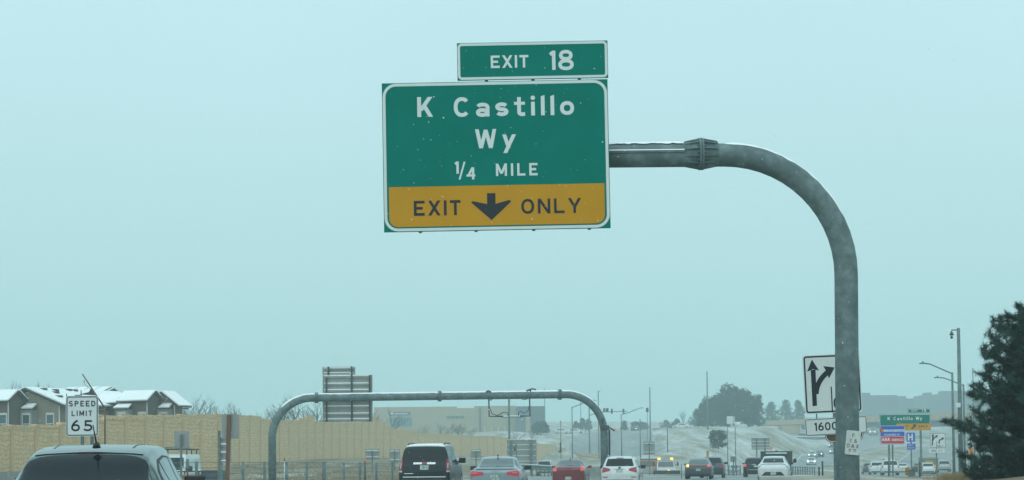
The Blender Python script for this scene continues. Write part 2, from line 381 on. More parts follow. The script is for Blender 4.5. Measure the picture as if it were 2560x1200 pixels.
# ------------------------------------------------------------------ terrain
ANCH = []
for px in (-2500, -1000, 0, 640, 1280, 1900, 2600, 4500):
    for Y, pz in ((8, 0), (25, 0), (60, 0)):
        if px > 1900 and Y >= 25: continue
        ANCH.append(((px - 1280) / FP, Y, pz))
def A(px, py, Y): p = P(px, py, Y); ANCH.append((p.x / Y, Y, p.z))
def AZ(px, Y, z): ANCH.append(((px - 1280) / FP, Y, z))
for t in ((1950,1210,60),(1950,1225,45),(2150,1228,45),(2330,1212,42),(2450,1192,44),(2560,1180,48),(2750,1150,50),(3200,1120,60),(2400,1192,70),(2560,1180,90),(2700,1160,130),(3500,1130,150),
          (0,1178,105),(270,1178,120),(540,1176,140),(-500,1178,110),(600,1162,178),(700,1159,190),(800,1151,205),(900,1147,228),(1000,1146,246),(1200,1143,300),(1270,1143,330),
          (480,1212,105),(600,1208,112),(760,1206,115),(900,1204,120),(1050,1198,130),(1345,1167,340),(1500,1166,420),(1120,1160,200),(1280,1174,228),(1400,1191,200),(1345,1190,200),(1300,1195,130),(1450,1195,125),
          (0,1152,165),(300,1150,170),(500,1146,190),(100,1140,280),(500,1120,330),(800,1115,360),(1000,1108,420),
          (1650,1196,150),(1660,1188,185),(1620,1178,240),(1745,1200,127),(1790,1197,143),(1885,1195,152),(1932,1205,112),(1850,1190,185),(1700,1168,270),(1760,1158,300),(1880,1182,245),(1836,1185,300),(1960,1178,262),(1870,1158,345),
          (1640,1130,345),(1650,1112,385),(1700,1098,400),(1650,1083,440),(1700,1069,455),(1760,1066,455),(1850,1066,458),(1722,1073,482),(1850,1072,484),(1920,1066,490),(1830,1100,400),(1800,1130,330),(1900,1110,390),(1960,1095,440),(1955,1122,380),
          (2000,1172,300),(2030,1164,345),(2030,1146,400),(2046,1143,420),(2082,1136,440),(2080,1120,500),(2181,1089,560),(2300,1088,600),(2450,1086,640),
          (1990,1094,520),(1950,1076,520),(1975,1090,600),(2030,1093,600),
          (2100,1194,195),(2225,1190,212),(2193,1188,234),(2179,1187,250),(2256,1186,242),(2321,1187,232),(2370,1181,252),(2180,1172,290),(2160,1140,330),(2230,1125,370),(2290,1158,310),(2380,1128,360),(2450,1108,450),(2560,1100,500),(2560,1150,230),
          (1440,1138,350),(1420,1112,420),(1640,1112,420),(1430,1090,480),(1500,1087,485),(1610,1080,490),(1545,1077,560),(1560,1071,660),
          (1350,1128,360),(1380,1112,410),(1300,1112,410),(1330,1098,440),(1250,1080,500),(1350,1083,490),(1400,1086,560),(1450,1084,530),(1600,1078,560),(1725,1071,570),(1180,1082,520),(1000,1086,600),(1150,1084,620),(1350,1078,620),(700,1090,600),(300,1090,600),
          (1420,1066,760),(1420,1056,1000),(1620,1072,640),(1800,1062,620),(2000,1056,700),(2300,1050,760),(2700,1050,760),(3500,1080,600),(3500,1060,1100),(2200,1042,1000),(2500,1042,1000),(1800,1052,1000),(1100,1062,1000),(600,1075,1000),(0,1080,1000),(-1500,1090,1000),(-1500,1110,500),(-1500,1140,200)):
    A(*t)
for px in (-2500, -600, 0, 640, 1280, 2100, 2800, 4800): AZ(px, 1300, 22 + (px > 1000) * 5)
_pa = np.array(ANCH); _uv = np.stack([_pa[:, 0] * 6.0, np.log(_pa[:, 1])], 1)
def _ker(d2): return np.where(d2 > 1e-12, 0.5 * d2 * np.log(np.maximum(d2, 1e-12)), 0)
_n = len(_pa); _K = _ker(((_uv[:, None] - _uv[None]) ** 2).sum(-1)) + np.eye(_n) * 0.0004
_Q = np.concatenate([np.ones((_n, 1)), _uv], 1)
_Amat = np.block([[_K, _Q], [_Q.T, np.zeros((3, 3))]])
# fit the slope z/Y^0.5 so that far heights do not swamp near ones
_w = np.linalg.solve(_Amat, np.concatenate([_pa[:, 2] / np.sqrt(_pa[:, 1]), np.zeros(3)]))
def ground_np(X, Y):
    X = np.asarray(X, float); Y = np.asarray(Y, float); Yc = np.clip(Y, 8, 1400); u = np.clip(X / Yc, -0.85, 0.85) * 6; v = np.log(Yc)
    q = np.stack([u, v], -1); sh = q.shape[:-1]; q = q.reshape(-1, 2)
    out = np.empty(len(q))
    for i in range(0, len(q), 4000):
        qq = q[i:i + 4000]
        out[i:i + 4000] = _ker(((qq[:, None] - _uv[None]) ** 2).sum(-1)) @ _w[:_n] + _w[_n] + qq @ _w[_n + 1:]
    z = out.reshape(sh) * np.sqrt(Yc)
    t = np.clip((Y - 8) / 20, 0, 1)
    return z * t
def gz(x, y): return float(ground_np([x], [y])[0])
_us = np.concatenate([np.linspace(-0.85, -0.3, 24)[:-1], np.linspace(-0.3, 0.3, 230), np.linspace(0.3, 0.85, 24)[1:]])
_Ys = np.concatenate([[-60, -30, -10, 0], np.geomspace(8, 1350, 210)])
_W = np.where(_Ys >= 8, _Ys, 8 + (8 - _Ys) * 2.0)
GX = _us[None, :] * _W[:, None]; GY = np.repeat(_Ys[:, None], len(_us), 1); GZ = ground_np(GX, GY)
nr, nc = GX.shape
_rs = np.random.RandomState(3)
gm = MB(); gm.v = [tuple(p) for p in np.stack([GX, GY, GZ], -1).reshape(-1, 3)]
gm.f = [(i * nc + j, i * nc + j + 1, (i + 1) * nc + j + 1, (i + 1) * nc + j) for i in range(nr - 1) for j in range(nc - 1)]; gm.sm = [True] * len(gm.f)
ground = gm.build('ground', GROUNDM); tag(ground, kind='structure')
at = ground.data.attributes.new('snow', 'FLOAT', 'POINT')
def snow_amount(x, y):
    px = x / max(y, 8) * FP + 1280
    s = 0.0
    if 1560 < px < 2060 and 250 < y < 480: s = 0.06            # the open hillside holds more snow
    elif y > 420: s = 0.07
    elif px > 2300 and y < 100: s = -0.12
    elif px < 1250 and 100 < y < 260: s = -0.045
    elif 1300 < px < 1500 and y > 340: s = 0.06
    return s
at.data.foreach_set('value', [snow_amount(x, y) for x, y in zip(GX.reshape(-1), GY.reshape(-1))])

def strip(name, rows, m, off, kind='structure', nx=14, sub=10):
    """a road draped on the ground; rows = (Y, left px, right px)"""
    rows = sorted(rows); Ys = np.array([r[0] for r in rows], float)
    yy = np.concatenate([np.linspace(a, b, sub, endpoint=False) for a, b in zip(Ys[:-1], Ys[1:])] + [[Ys[-1]]])
    l = np.interp(yy, Ys, [r[1] for r in rows]); r_ = np.interp(yy, Ys, [r[2] for r in rows])
    ker = np.ones(7) / 7; sm = lambda a: np.convolve(np.pad(a, 3, 'edge'), ker, 'valid')
    l, r_ = sm(l), sm(r_)
    t = np.linspace(0, 1, nx + 1)
    px = l[:, None] + (r_ - l)[:, None] * t[None]; Yg = np.repeat(yy[:, None], nx + 1, 1)
    Xg = (px - 1280) / FP * Yg; Zg = ground_np(Xg, Yg) + off
    mb = MB(); mb.v = [tuple(p) for p in np.stack([Xg, Yg, Zg], -1).reshape(-1, 3)]; n = nx + 1
    mb.f = [(i * n + j, i * n + j + 1, (i + 1) * n + j + 1, (i + 1) * n + j) for i in range(len(yy) - 1) for j in range(nx)]; mb.sm = [True] * len(mb.f)
    o = mb.build(name, m); tag(o, kind=kind); return o
MAIN = [(6, -9000, 4500), (20, -1400, 2500), (40, 100, 1950), (70, 640, 1960), (100, 1000, 2010), (125, 1180, 2080), (150, 1500, 2240), (180, 1800, 2330), (215, 2060, 2400), (270, 2190, 2480), (330, 2250, 2530), (420, 2310, 2570), (520, 2390, 2640)]
strip('road', MAIN, ASPH, 0.06, nx=24)
ONC = [(200, 1640, 1840), (240, 1760, 1960), (300, 1900, 2055), (345, 1980, 2090), (400, 2000, 2110), (440, 2035, 2150), (500, 2050, 2200), (560, 2120, 2340), (660, 2200, 2500)]
strip('opposite_road', ONC, ASPH, 0.07)
RAMP = [(350, 1445, 1665), (420, 1418, 1640), (480, 1440, 1622), (540, 1500, 1606), (640, 1542, 1585)]
strip('slip_road', RAMP, ASPH, 0.08)
def lines(name, rows, fr, wpx):
    strip(name, [(Y, l + (r - l) * fr - wpx * 60 / Y, l + (r - l) * fr + wpx * 60 / Y) for Y, l, r in rows if Y > 60], PAINT, 0.085, nx=2)
lines('lane_edge_line', MAIN, 0.04, 6); lines('lane_edge_line', MAIN, 0.93, 6)
lines('lane_edge_line', ONC, 0.06, 6); lines('lane_edge_line', ONC, 0.94, 6)
def dashes(name, rows, fr):
    rows = [r for r in rows if r[0] > 60]; Ys = [r[0] for r in rows]
    mb = MB(); y = Ys[0]
    while y < Ys[-1] - 5:
        q = []
        for yy in (y, y + 3):
            l = np.interp(yy, Ys, [r[1] for r in rows]); r_ = np.interp(yy, Ys, [r[2] for r in rows]); x = (l + (r_ - l) * fr - 1280) / FP * yy
            q += [(x - .07, yy, gz(x - .07, yy) + .09), (x + .07, yy, gz(x + .07, yy) + .09)]
        mb.add(q, [(0, 1, 3, 2)]); y += 12
    tag(mb.build(name, PAINT), kind='structure')
for f in (.25, .48, .71): dashes('lane_dashes', MAIN, f)
dashes('lane_dashes', ONC, .5)

# ------------------------------------------------------------------ sound walls
def wall_run(name, label, stations, top_px, z_under=1.2, thick=0.25, pw=0.42, bays=None):
    """stations (px, Y) are the pillar places; top_px the photo height of each bay's top edge"""
    a = P(stations[0][0], 1140, stations[0][1])
    root = thing(name, label, 'sound wall', (a.x, a.y, gz(a.x, a.y)))
    ox, oy, oz = root.location
    tops = []
    for i in range(len(stations) - 1):
        (p0, Y0), (p1, Y1) = stations[i], stations[i + 1]
        x0, x1 = (p0 - 1280) / FP * Y0, (p1 - 1280) / FP * Y1
        zt = P((p0 + p1) / 2, top_px[i], (Y0 + Y1) / 2).z
        d = Vector((x1 - x0, Y1 - Y0, 0)); ln = d.length; d.normalize(); nrm = Vector((d.y, -d.x, 0)) * thick / 2
        zb = min(gz(x0, Y0), gz(x1, Y1)) - z_under
        mb = MB(); m = Matrix(((d.x, -d.y, 0), (d.y, d.x, 0), (0, 0, 1)))
        mb.box(0, ln, -thick / 2, thick / 2, 0, zt - zb)
        # cap course, 3 cm proud
        mb.box(-.002, ln + .002, -thick / 2 - .03, thick / 2 + .03, zt - zb - 0.18, zt - zb + 0.02)
        o = mb.build('wall_panel', WALLM, root, (x0 - ox, Y0 - oy, zb - oz)); o.rotation_euler.z = math.atan2(d.y, d.x)
        tops.append((zt, zb, math.atan2(d.y, d.x)))
    for i, (p, Y) in enumerate(stations):
        zt = min(tops[max(i - 1, 0)][0], tops[min(i, len(tops) - 1)][0]) + 0.02
        x = (p - 1280) / FP * Y; zb = gz(x, Y) - z_under
        mb = MB(); t = thick / 2 + .09; mb.box(-pw / 2, pw / 2, -t, t, 0, zt - zb); mb.box(-pw / 2 - .03, pw / 2 + .03, -t - .03, t + .03, zt - zb, zt - zb + .05)
        o = mb.build('pillar', PILM, root, (x - ox, Y - oy, zb - oz)); o.rotation_euler.z = tops[min(i, len(tops) - 1)][2]
    return root
pA = [-110, -40, 22, 83, 145, 204, 258, 308, 359, 405, 452, 497, 541]
YA = np.interp(pA, [-110, 0, 545], [96, 104, 142])
tA = [1064, 1064, 1064, 1063, 1058, 1049, 1043, 1043, 1044, 1049, 1050, 1052]
wall_run('sound_wall', 'tan stone sound wall with broad bays behind the white van and the speed limit sign', list(zip(pA, YA)), tA)
pB = [236, 300, 352, 400, 445, 489, 535, 568, 594, 620, 647, 671, 695, 719, 744, 764, 784, 806, 826, 845, 864, 883, 901, 919, 937, 955, 973]
YB = np.interp(pB, [236, 545, 975], [140, 168, 248])
tB = [1039, 1038, 1038, 1038, 1037, 1036, 1036, 1037, 1039, 1040, 1049, 1050, 1051, 1051, 1046, 1040, 1055, 1056, 1056, 1056, 1056, 1056, 1039, 1041, 1051, 1062]
tB = tB[:22] + [1039, 1041, 1051, 1064]
wall_run('sound_wall', 'tall tan sound wall with stepped top behind the left leg of the far arch', list(zip(pB, YB)), tB)
pC = [974, 1042, 1093, 1150, 1175, 1196, 1215, 1232, 1250, 1266, 1290, 1315, 1342]
YC = np.interp(pC, [974, 1342], [248, 345])
tC = [1075, 1085, 1086, 1089, 1090, 1090, 1090, 1091, 1094, 1094, 1105, 1108]
wall_run('sound_wall', 'low tan sound wall in the haze behind the black and grey cars', list(zip(pC, YC)), tC)
pD = [1342, 1365, 1388, 1413, 1440, 1464, 1490, 1514]
YD = np.interp(pD, [1342, 1514], [345, 430])
tD = [1110, 1111, 1119, 1129, 1133, 1133, 1133]
wall_run('sound_wall', 'farthest low tan sound wall, stepping down above the red sedan', list(zip(pD, YD)), tD)

# ------------------------------------------------------------------ overhead sign structures
def fillet_path(pts, r, n=14):
    out = [Vector(pts[0])]
    for i in range(1, len(pts) - 1):
        p, a, b = Vector(pts[i]), Vector(pts[i - 1]), Vector(pts[i + 1])
        da, db = (a - p).normalized(), (b - p).normalized()
        ang = da.angle(db); d = r / math.tan(ang / 2); c = p + (da + db).normalized() * (r / math.sin(ang / 2))
        s0, s1 = p + da * d - c, p + db * d - c; tot = s0.angle(s1); axis = s0.cross(s1).normalized()
        for k in range(n + 1):
            out.append(c + Matrix.Rotation(tot * k / n, 3, axis) @ s0)
    out.append(Vector(pts[-1])); return out
def snow_ridge(pts, rad, lift, half=0.62, n=7, jag=0.0):
    """snow lying along the top of a pipe"""
    mb = MB(); rr = random.Random(5); vs = []; N = len(pts)
    for i, p in enumerate(pts):
        d = (Vector(pts[min(i + 1, N - 1)]) - Vector(pts[max(i - 1, 0)])).normalized()
        side = d.cross(Vector((0, 0, 1))).normalized(); upv = side.cross(d)
        e0, e1 = half * (1 + rr.uniform(-jag, jag)), half * (1 + rr.uniform(-jag, jag))
        th = (0.0 if i in (0, N - 1) else 1.0)
        for j in range(n):
            t = j / (n - 1); a = -e0 + (e0 + e1) * t; h = rad + 0.004 + lift * th * (1 - (2 * t - 1) ** 4)
            vs.append(Vector(p) + side * math.sin(a) * h + upv * math.cos(a) * h)
    fs = [(i * n + j, i * n + j + 1, (i + 1) * n + j + 1, (i + 1) * n + j) for i in range(N - 1) for j in range(n - 1)]
    return mb.add(vs, fs, True)
def resample(pts, step):
    out = [Vector(pts[0])]
    for a, b in zip(pts[:-1], pts[1:]):
        a, b = Vector(a), Vector(b); n = max(1, int((b - a).length / step))
        out += [a + (b - a) * k / n for k in range(1, n + 1)]
    return out
YS = 35.0
def L35(px, py, dy=0.0): return P(px, py, YS + dy)
base = L35(2122, 1330); base.z = gz(base.x, base.y)
mast = thing('sign_mast', 'galvanised steel mast bending over the road to carry the big green exit sign', 'sign mast', base)
corner = L35(2113, 385) - base
endp = L35(1200, 393) - base
mp_ = fillet_path([(0, 0, -0.1), (0, 0, 1.0), corner, endp], 2.35)
mb = MB(); mb.tube(mp_, 0.227, 28); mb.build('mast_pipe', GALV, mast)
mb = MB(); mb.tube([(0, 0, .0), (0, 0, .05)], .42, 24); mb.tube([(0, 0, -.35), (0, 0, 0)], .55, 24); mb.build('base_plate', CONC, mast)
# bolted splice in the arm
fc = L35(1752, 385) - base; ax = (L35(1600, 388) - L35(1900, 383)).normalized()
mb = MB()
for s_ in (-1, 1): mb.tube([fc + ax * .004 * s_, fc + ax * .045 * s_], .315, 28, smooth=False)
q = ax.to_track_quat('X', 'Z').to_matrix()
for s_ in (-1, 1):
    for k in range(12):
        a = 2 * math.pi * (k + .5) / 12
        rd = q @ Vector((0, math.cos(a), math.sin(a))); tg = q @ Vector((0, -math.sin(a), math.cos(a))) * .008
        b0 = fc + ax * s_ * .046; b1 = fc + ax * s_ * .32
        vs = [b0 + rd * .22, b0 + rd * .305, b1 + rd * .25, b1 + rd * .22]
        mb.add([v + tg for v in vs] + [v - tg for v in vs], [(0, 1, 2, 3), (7, 6, 5, 4), (0, 4, 5, 1), (1, 5, 6, 2), (2, 6, 7, 3)])
        c = fc + q @ Vector((0, math.cos(a + .26), math.sin(a + .26))) * .275
        mb.tube([c + ax * s_ * .045, c + ax * s_ * .085], .018, 6, smooth=False)
mb.tube([fc - ax * .33, fc + ax * .33], .236, 28); mb.build('splice_flange', GALV, mast)
arm = [p for p in mp_ if p.z > corner.z - 1.5 and p.x > fc.x + .1]
mb = snow_ridge(resample(arm, .09)[::-1], .227, .022, .45, jag=.3); mb.build('snow_cap', SNOW, mast)
mb = snow_ridge(resample([fc + ax * .34, L35(1524, 388) - base + Vector((0, 0, -.0))], .07), .227, .024, .45, jag=.35); mb.build('snow_cap', SNOW, mast)
lg0, lg1 = L35(1708, 383) - base, L35(1200, 388) - base
mb = MB(); yy = -.25
mb.hexa([(lg1.x, yy, lg1.z - .02), (lg0.x, yy, lg0.z - .02), (lg0.x, yy + .05, lg0.z - .02), (lg1.x, yy + .05, lg1.z - .02)], [(lg1.x, yy, lg1.z + .02), (lg0.x, yy, lg0.z + .02), (lg0.x, yy + .05, lg0.z + .02), (lg1.x, yy + .05, lg1.z + .02)])
mb.build('conduit', GALV, mast)
mb = MB(); mb.hexa([(lg1.x, yy - .01, lg1.z + .022), (lg0.x, yy - .01, lg0.z + .022), (lg0.x, yy + .05, lg0.z + .022), (lg1.x, yy + .05, lg1.z + .022)], [(lg1.x, yy, lg1.z + .042), (lg0.x, yy, lg0.z + .042), (lg0.x, yy + .04, lg0.z + .042), (lg1.x, yy + .04, lg1.z + .042)])
mb.build('snow_cap', SNOW, mast)
# number plate riveted to the mast
pc = L35(2126, 1107) - base; s35 = S(YS)
idp = MB(); plate(idp, -18 / s35, 18 / s35, -30 / s35, 30 / s35, .03, -.262, .006)
o = idp.build('number_plate', mat('worn_white', (0.55, 0.59, 0.57), .6, var=.1, scale=8), mast, (pc.x, 0, pc.z)); o.rotation_euler.y = R(6)
def t35(lt, w, x0, x1, zb, zt, st=.17): text(lt, w, x0 / s35, x1 / s35, zb / s35, (zt - zb) / s35, st, 1.0, -.2625)
lt = MB(); t35(lt, 'F', -3, 3, 14, 23, .16); lt.build('lettering', SBLACK, o); lt = MB(); t35(lt, '1', -8.5, -6, -0, 9.5, .16); lt.build('lettering', SBLACK, o); lt = MB(); t35(lt, '6', 3, 9, 0, 9.5, .16); lt.build('lettering', SBLACK, o); lt = MB(); t35(lt, 'D', -14.5, -8.5, -13, -3.5, .15); t35(lt, 'A', -3.5, 3.5, -13, -3.5, .15); t35(lt, 'X', 8.5, 14.5, -13, -3.5, .15)
lt.build('lettering', SBLACK, o); lt = MB(); t35(lt, '17', -10, -2.5, -23.5, -16, .15); lt.build('lettering', SBLACK, o); lt = MB(); t35(lt, '77', 1, 10, -23.5, -16, .15)
lt.build('lettering', SBLACK, o)

# the big green exit sign -------------------------------------------------------
TH = R(1.1)
ctr = L35(1240, 389, -0.42)
s_ = S(YS - 0.42)
ex = thing('exit_sign', 'big green exit sign with a yellow panel, hung on the mast arm over the road', 'road sign', (ctr.x, ctr.y, ctr.z), (0, -TH + ROLL * 1.0, R(0)))
TH2 = TH
def q35(px, py):
    dx, dz = px - 1240, 389 - py
    return ((dx * math.cos(TH) + dz * math.sin(TH)) / s_, (-dx * math.sin(TH) + dz * math.cos(TH)) / s_)
W2, H2 = 569 / s_ / 2, 377 / s_ / 2
mb = MB(); plate(mb, -W2, W2, -H2, H2, 0, 0, .03)
for i in range(1, 6):
    z = -H2 + 2 * H2 * i / 6; mb.box(-W2, W2, .03, .07, z - .03, z + .03)
mb.build('panel', GREEN, ex)
mb = MB(); ring(mb, -W2 + .012, W2 - .012, -H2 + .012, H2 - .012, .26, .055, -.002, .004); mb.build('border', SWHITE, ex)
a = q35(968, 470); b = q35(1515, 566)
yz0, yz1 = -H2 + .095, q35(1240, 464)[1]
xw, yr = W2 - .105, .17
yp = [(-xw, yz1), (xw, yz1)] + [(xw - yr + yr * math.cos(R(t)), yz0 + yr - yr * math.sin(R(t))) for t in range(0, 91, 15)] + [(-xw + yr - yr * math.sin(R(t)), yz0 + yr - yr * math.cos(R(t))) for t in range(0, 91, 15)]
mb = MB(); mb.prism(yp, -.005, .001); mb.build('exit_only_panel', SYEL, ex)
def tx(mb_, w, px0, px1, pyb, pyt, st, k=1.0, y=-.004, wid=None):
    x0, z0 = q35(px0, pyb); x1, _ = q35(px1, pyb); cap = (pyb - pyt) / s_
    text(mb_, w, x0, x1, q35((px0 + px1) / 2, pyb)[1], cap, st, k, y)
def word(m, par, ws):
    mb = MB()
    for w in ws: tx(mb, *w)
    return mb.build('lettering', m, par)
word(SWHITE, ex, [('K', 1042, 1083, 291, 240.5, .195)]); word(SWHITE, ex, [('Castillo', 1134, 1437, 288.5, 238.5, .19, 1.14)]); word(SWHITE, ex, [('Wy', 1188, 1291, 370, 321.5, .19, 1.06)])
word(SWHITE, ex, [('1', 1135, 1146, 435, 404, .2), ('4', 1166, 1195, 449.5, 418.5, .19), ('/', 1146, 1176, 442, 412, .15)]); word(SWHITE, ex, [('MILE', 1240, 1345, 440, 408.5, .185, 1.08)])
word(SBLACK, ex, [('EXIT', 1034, 1152, 540.5, 502.5, .185, 1.16, -.007)]); word(SBLACK, ex, [('ONLY', 1304, 1454, 535, 497.5, .175, 1.16, -.007)]); lb = MB()
cx, cz = q35(1228, 518)
def ap(px, py): dx, dz = (px - 1228) / s_, (518 - py) / s_; return (cx + dx, cz + dz)
lb.add([(x, -.0085, z) for x, z in [ap(1218, 484), ap(1239, 484), ap(1239, 514), ap(1218, 514)]], [(0, 1, 2, 3)])
hd = [ap(1178, 507), ap(1180.5, 504), ap(1183, 503.5), ap(1228.5, 514), ap(1274, 502), ap(1277, 503.5), ap(1278, 506.5), ap(1228.5, 552)]
lb.add([(x, -.0092, z) for x, z in hd], [(0, 1, 2, 3, 7), (3, 4, 5, 6, 7)])
lb.build('arrow', SBLACK, ex)
# the exit number tab
tw, th = 190 / s_, 47.5 / s_; tcx, tcz = 96.6 / s_, 239.5 / s_
mb = MB(); plate(mb, tcx - tw, tcx + tw, tcz - th, tcz + th, 0, 0, .03)
for dx in (-.9, 0, .9): mb.box(tcx + dx - .03, tcx + dx + .03, .03, .08, tcz - th - .5, tcz + th)
tab = mb.build('exit_number_tab', GREEN, ex)
mb = MB(); ring(mb, tcx - tw + .01, tcx + tw - .01, tcz - th + .01, tcz + th - .01, .085, .048, -.002, .004); mb.build('border', SWHITE, tab)
word(SWHITE, tab, [('EXIT', 1227, 1322, 166.5, 134.5, .185, 1.14)]); word(SWHITE, tab, [('18', 1368, 1436, 171.5, 122.5, .18, 1.2)])
mb = MB()
for px in (1050, 1190, 1335, 1475): x, z = q35(px, 585); mb.box(x - .03, x + .03, .03, .10, -H2 - .016, H2); 
mb.build('hanger', DARKST, ex)

# the far arch ------------------------------------------------------------------
YG = 116.0; sG = S(YG)
lb_ = P(681, 1250, YG); lb_.z = gz(lb_.x, lb_.y); rb_ = P(1512, 1250, YG + 5); rb_.z = gz(rb_.x, rb_.y)
arch = thing('sign_arch', 'galvanised pipe arch spanning the road beyond the cars', 'sign arch', lb_)
ca = P(680, 996, YG) - lb_; cb = P(1509, 985, YG + 5) - lb_; rb0 = rb_ - lb_
ap_ = fillet_path([(0, 0, -.1), ca, cb, Vector((rb0.x, rb0.y, rb0.z - .1))], 2.6)
# keep legs plumb
mb = MB(); mb.tube(ap_, .255, 22); mb.build('arch_pipe', GALV, arch)
for px, py in ((787, 998), (1090, 991), (1395, 985)):
    mb = MB(); t = (px - 680) / (1509 - 680); c = ca.lerp(cb, t); d = (cb - ca).normalized()
    for s2 in (-1, 1): mb.tube([c + d * .02 * s2, c + d * .10 * s2], .355, 18, smooth=False)
    mb.build('splice_flange', GALV, arch)
tops = [p for p in ap_ if p.z > ca.z - .85]
mb = snow_ridge(resample(tops, .2), .255, .04, .62, jag=.15); mb.build('snow_cap', SNOW, arch)
mb = MB(); lx = rb0.x
mb.tube([(lx + .33, rb0.y - .1, rb0.z), (lx + .35, rb0.y - .1, P(1515, 1075, YG + 5).z - lb_.z), (lx + .1, rb0.y - .3, P(1512, 1070, YG + 5).z - lb_.z)], .07, 8)
k = P(1513, 1068, YG + 5) - lb_; mb.box(k.x - .35, k.x + .25, k.y - .5, k.y - .3, k.z - .1, k.z + .12); mb.tube([k + Vector((.2, -.4, 0)), k + Vector((.6, -.4, -.25))], .06, 6)
k = P(1505, 1052, YG + 5) - lb_; mb.box(k.x - .12, k.x + .12, k.y - .45, k.y - .3, k.z - .15, k.z + .15)
mb.build('cable_conduit', DARKST, arch)
mb = MB(); b0 = rb0; mb.tube([(b0.x, b0.y, b0.z - .2), (b0.x, b0.y, b0.z + .8)], .48, 18); mb.build('footing', CONC, arch)
# hanging detector frames under the arch
mb = MB()
def G(px, py, d=-.0): p = P(px, py, YG + 3) - lb_; return Vector((p.x, p.y + d, p.z))
for pl in ([(1222, 995), (1223, 1041), (1258, 1041)], [(1324, 995), (1325, 1040), (1300, 1040)]): mb.tube([G(*p) for p in pl], .05, 6)
for pl in ([(1222, 1015), (1230, 1034), (1243, 1039), (1258, 1031), (1268, 1031), (1271, 1041)], [(1323, 1015), (1320, 1027), (1310, 1033), (1303, 1028), (1297, 1030), (1296, 1040)], [(1301, 994), (1308, 999), (1316, 998), (1322, 995)], [(1221, 1000), (1229, 1000), (1231, 997)]):
    mb.tube([G(*p) for p in pl], .03, 5)
for px, py in ((1221, 977), (1322, 975)): mb.tube([G(px - 6, py + 3), G(px, py), G(px + 6, py + 3)], .06, 6)
mb.tube([G(1318, 976), (G(1330, 972)), G(1340, 974)], .05, 5); mb.build('detector_bracket', DARKST, arch)

# back of the sign hung on the arch
sgn = thing('guide_sign', 'big grey back of a guide sign with a smaller tab, hung on the far arch', 'road sign', P(869, 990, YG + 1.6))
o_ = sgn.location
def GB(px, py, Y=YG + 1.6): p = P(px, py, Y) - o_; return p
mb = MB(); a = GB(807, 1055); b = GB(931, 937); mb.box(a.x, b.x, -.02, .02, a.z, b.z); mb.build('panel', ALU, sgn)
mb = MB(); a2 = GB(806, 940); b2 = GB(888, 917); mb.box(a2.x, b2.x, -.02, .02, b.z + .03, b2.z); mb.build('tab', ALU, sgn)
mb = MB(); sn = MB()
for py in (942, 961, 977, 1018, 1036, 1050):
    z = GB(869, py).z; mb.box(a.x + .12, b.x - .12, -.12, -.02, z - .07, z + .05); sn.box(a.x + .13, b.x - .13, -.14, -.03, z + .053, z + .12)
for py in (922, 934):
    z = GB(846, py).z; mb.box(a2.x + .1, b2.x - .1, -.12, -.02, z - .05, z + .03); sn.box(a2.x + .11, b2.x - .11, -.14, -.03, z + .033, z + .085)
mb.build('stiffener_rail', ALU, sgn); sn.build('snow', SNOW, sgn)
mb = MB()
for px, t_ in ((817, 944), (822, 917), (880, 916), (925, 938)):
    z1 = GB(px, t_).z; x = GB(px, 1000).x; mb.box(x - .06, x + .06, -.2, -.121, a.z if px != 822 else b.z, z1)
mb.build('upright_beam', DARKST, sgn)
# ------------------------------------------------------------------ vehicles
def pchip(xs, ys, x):
    xs = np.array(xs, float); ys = np.array(ys, float); h = np.diff(xs); d = np.diff(ys) / h; n = len(xs); m = np.zeros(n)
    m[0], m[-1] = d[0], d[-1]
    for i in range(1, n - 1):
        if d[i - 1] * d[i] > 0:
            w1, w2 = 2 * h[i] + h[i - 1], h[i] + 2 * h[i - 1]; m[i] = (w1 + w2) / (w1 / d[i - 1] + w2 / d[i])
    i = np.clip(np.searchsorted(xs, x) - 1, 0, n - 2); t = (x - xs[i]) / h[i]
    return ys[i] * (2*t**3 - 3*t**2 + 1) + h[i] * m[i] * (t**3 - 2*t**2 + t) + ys[i+1] * (3*t**2 - 2*t**3) + h[i] * m[i+1] * (t**3 - t**2)
